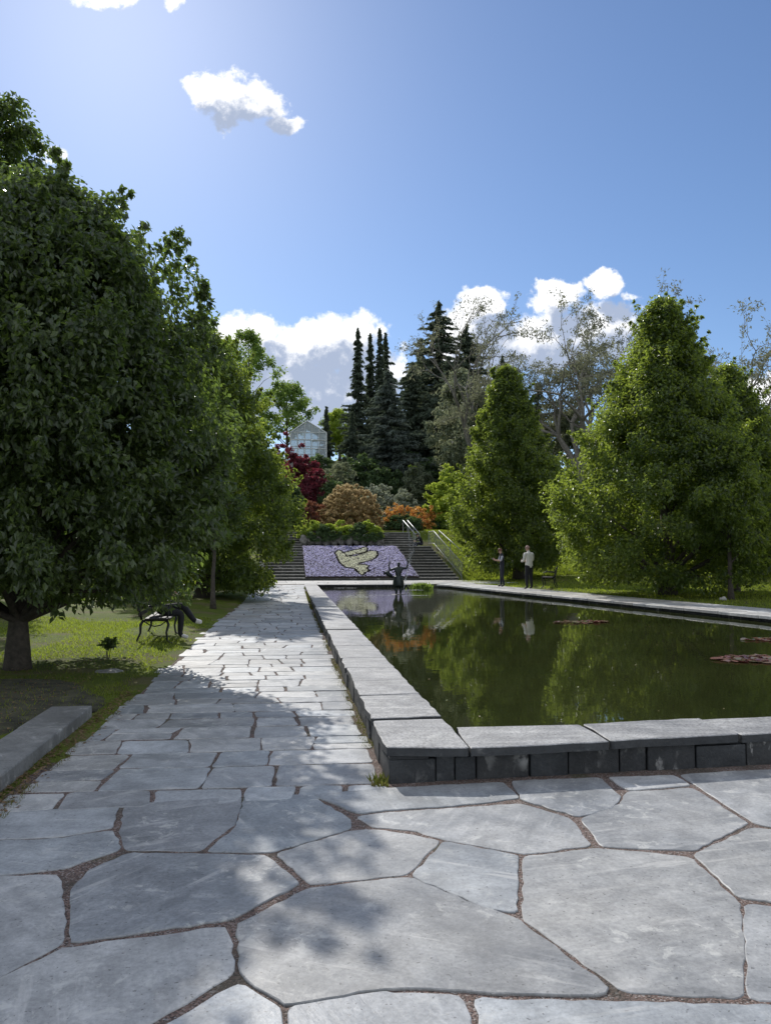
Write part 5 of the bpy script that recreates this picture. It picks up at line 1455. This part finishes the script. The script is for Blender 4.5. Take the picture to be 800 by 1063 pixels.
# lily pads
M['pad'] = leafmat('lily_pad', [(.07, .03, .025), (.13, .055, .045), (.17, .09, .07), (.08, .09, .035), (.2, .13, .11)], (.2, .06, .05), .15, .25, .6)
def lilies(label, px, py, wx, wy, n, seed):
    c = G(px, py, WL); r = random.Random(seed); e = empty("lily_pads", (c.x, c.y, WL + .004)); tag(e, label, "water lily", "patches of lily pads on the pool")
    mb = MB()
    for i in range(n):
        a = r.uniform(0, 6.28); q = r.random() ** .6; x, y = math.cos(a) * q * wx, math.sin(a) * q * wy; s = r.uniform(.05, .11); ph = r.uniform(0, 6.28); k = 10
        tz = r.uniform(0, .022); tx, ty = r.gauss(0, .13), r.gauss(0, .13)
        vs = [(x, y, tz)] + [(x + math.cos(ph + .3 + j * 5.7 / k) * s, y + math.sin(ph + .3 + j * 5.7 / k) * s, tz + s * (tx * math.cos(ph + j) + ty * math.sin(ph + j)) * .6 + .004) for j in range(k + 1)]
        mb.add(vs, [(0, j + 1, j + 2) for j in range(k)])
    mb.build("pads", M['pad'], e)
    return e
lilies("reddish lily pads in a small patch in the middle of the pool", 603, 646, .62, .3, 60, 1)
lilies("reddish-brown lily pads in a larger patch near the right edge", 786, 685, .62, .34, 120, 2)
lilies("few lily pads floating close to the right pool wall", 800, 664.5, .7, .3, 30, 3)
# reed tuft
rt = G(437, 612, WL); e = empty("reed_tuft", (rt.x, rt.y, WL)); tag(e, "green tuft of water plants in the pool right of the statue", "water plant")
rng = np.random.default_rng(55); n = 240
c = np.stack([rng.normal(0, .22, n), rng.normal(0, .14, n), rng.uniform(.0, .24, n)], 1); o_ = rng.normal(0, .4, (n, 3)); o_[:, 2] = 1.0
V, F = leaves(rng, c, o_, .26, .05, -.3, .25); np_mesh("leaves", V, F, M['broad'], e)
# bits on the lawns
def flat_stone(label, loc, s, seed, mat='granite'):
    r = random.Random(seed); bm = bmesh.new(); bmesh.ops.create_icosphere(bm, subdivisions=3, radius=1)
    for v in bm.verts:
        q = 1 + .18 * math.sin(3 * v.co.x + seed) * math.sin(2.4 * v.co.y + seed); v.co = Vector((v.co.x * s[0] * q, v.co.y * s[1] * q, v.co.z * s[2] * (1 + .2 * math.sin(5 * v.co.x))))
    me = bpy.data.meshes.new("stone"); bm.to_mesh(me); bm.free()
    for f in me.polygons: f.use_smooth = True
    o = link("stone", me, M[mat]); o.location = loc; tag(o, label, "stone"); return o
p = G(113, 697, .05); flat_stone("pale flat stone in the grass in front of the left bench", (p.x, p.y, .04), (.21, .15, .04), 2, 'granite')
p = G(750, 623, .25); flat_stone("small pale stone on the lawn by the dark hornbeam trunk", (p.x, p.y, .28), (.12, .09, .07), 5, 'walk')
p = G(112, 684, .05); shrub("sapling", "small leafy sapling on the left lawn before the bench", 0, p.y, .42, .13, 'hornbeam', 400, ncl=7, per=12, L=.11, Wd=.06, clr=(.06, .1), x=p.x, bz=.05, zb=.2, stems=4)

# leaves and bits drifting on the water
fl = MB(); rf = random.Random(17)
while len(fl.f) < 150:
    x, y = rf.uniform(1.3, 11.8), rf.uniform(6.2, 36)
    if not inside(POOL, x, y): continue
    if rf.random() > (1.0 if x < 1.8 or y < 7.4 else .35): continue
    s_ = rf.uniform(.012, .035); a_ = rf.uniform(0, 6.28); c_, n_ = math.cos(a_), math.sin(a_)
    q = [(-1, 0), (0, .38), (1, 0), (0, -.38)]
    fl.add([(x + (u * c_ - v * n_) * s_, y + (u * n_ + v * c_) * s_, WL + .004 + (.004 if k % 2 else 0)) for k, (u, v) in enumerate(q)], [(0, 1, 2, 3)])
M['drift'] = leafmat('drifting_leaf', [(.20, .17, .05), (.28, .24, .10), (.14, .10, .05), (.12, .15, .04)], (.3, .25, .08), .2, .5, .4)
tag(fl.build("floating_leaves", M['drift']), kind='stuff')
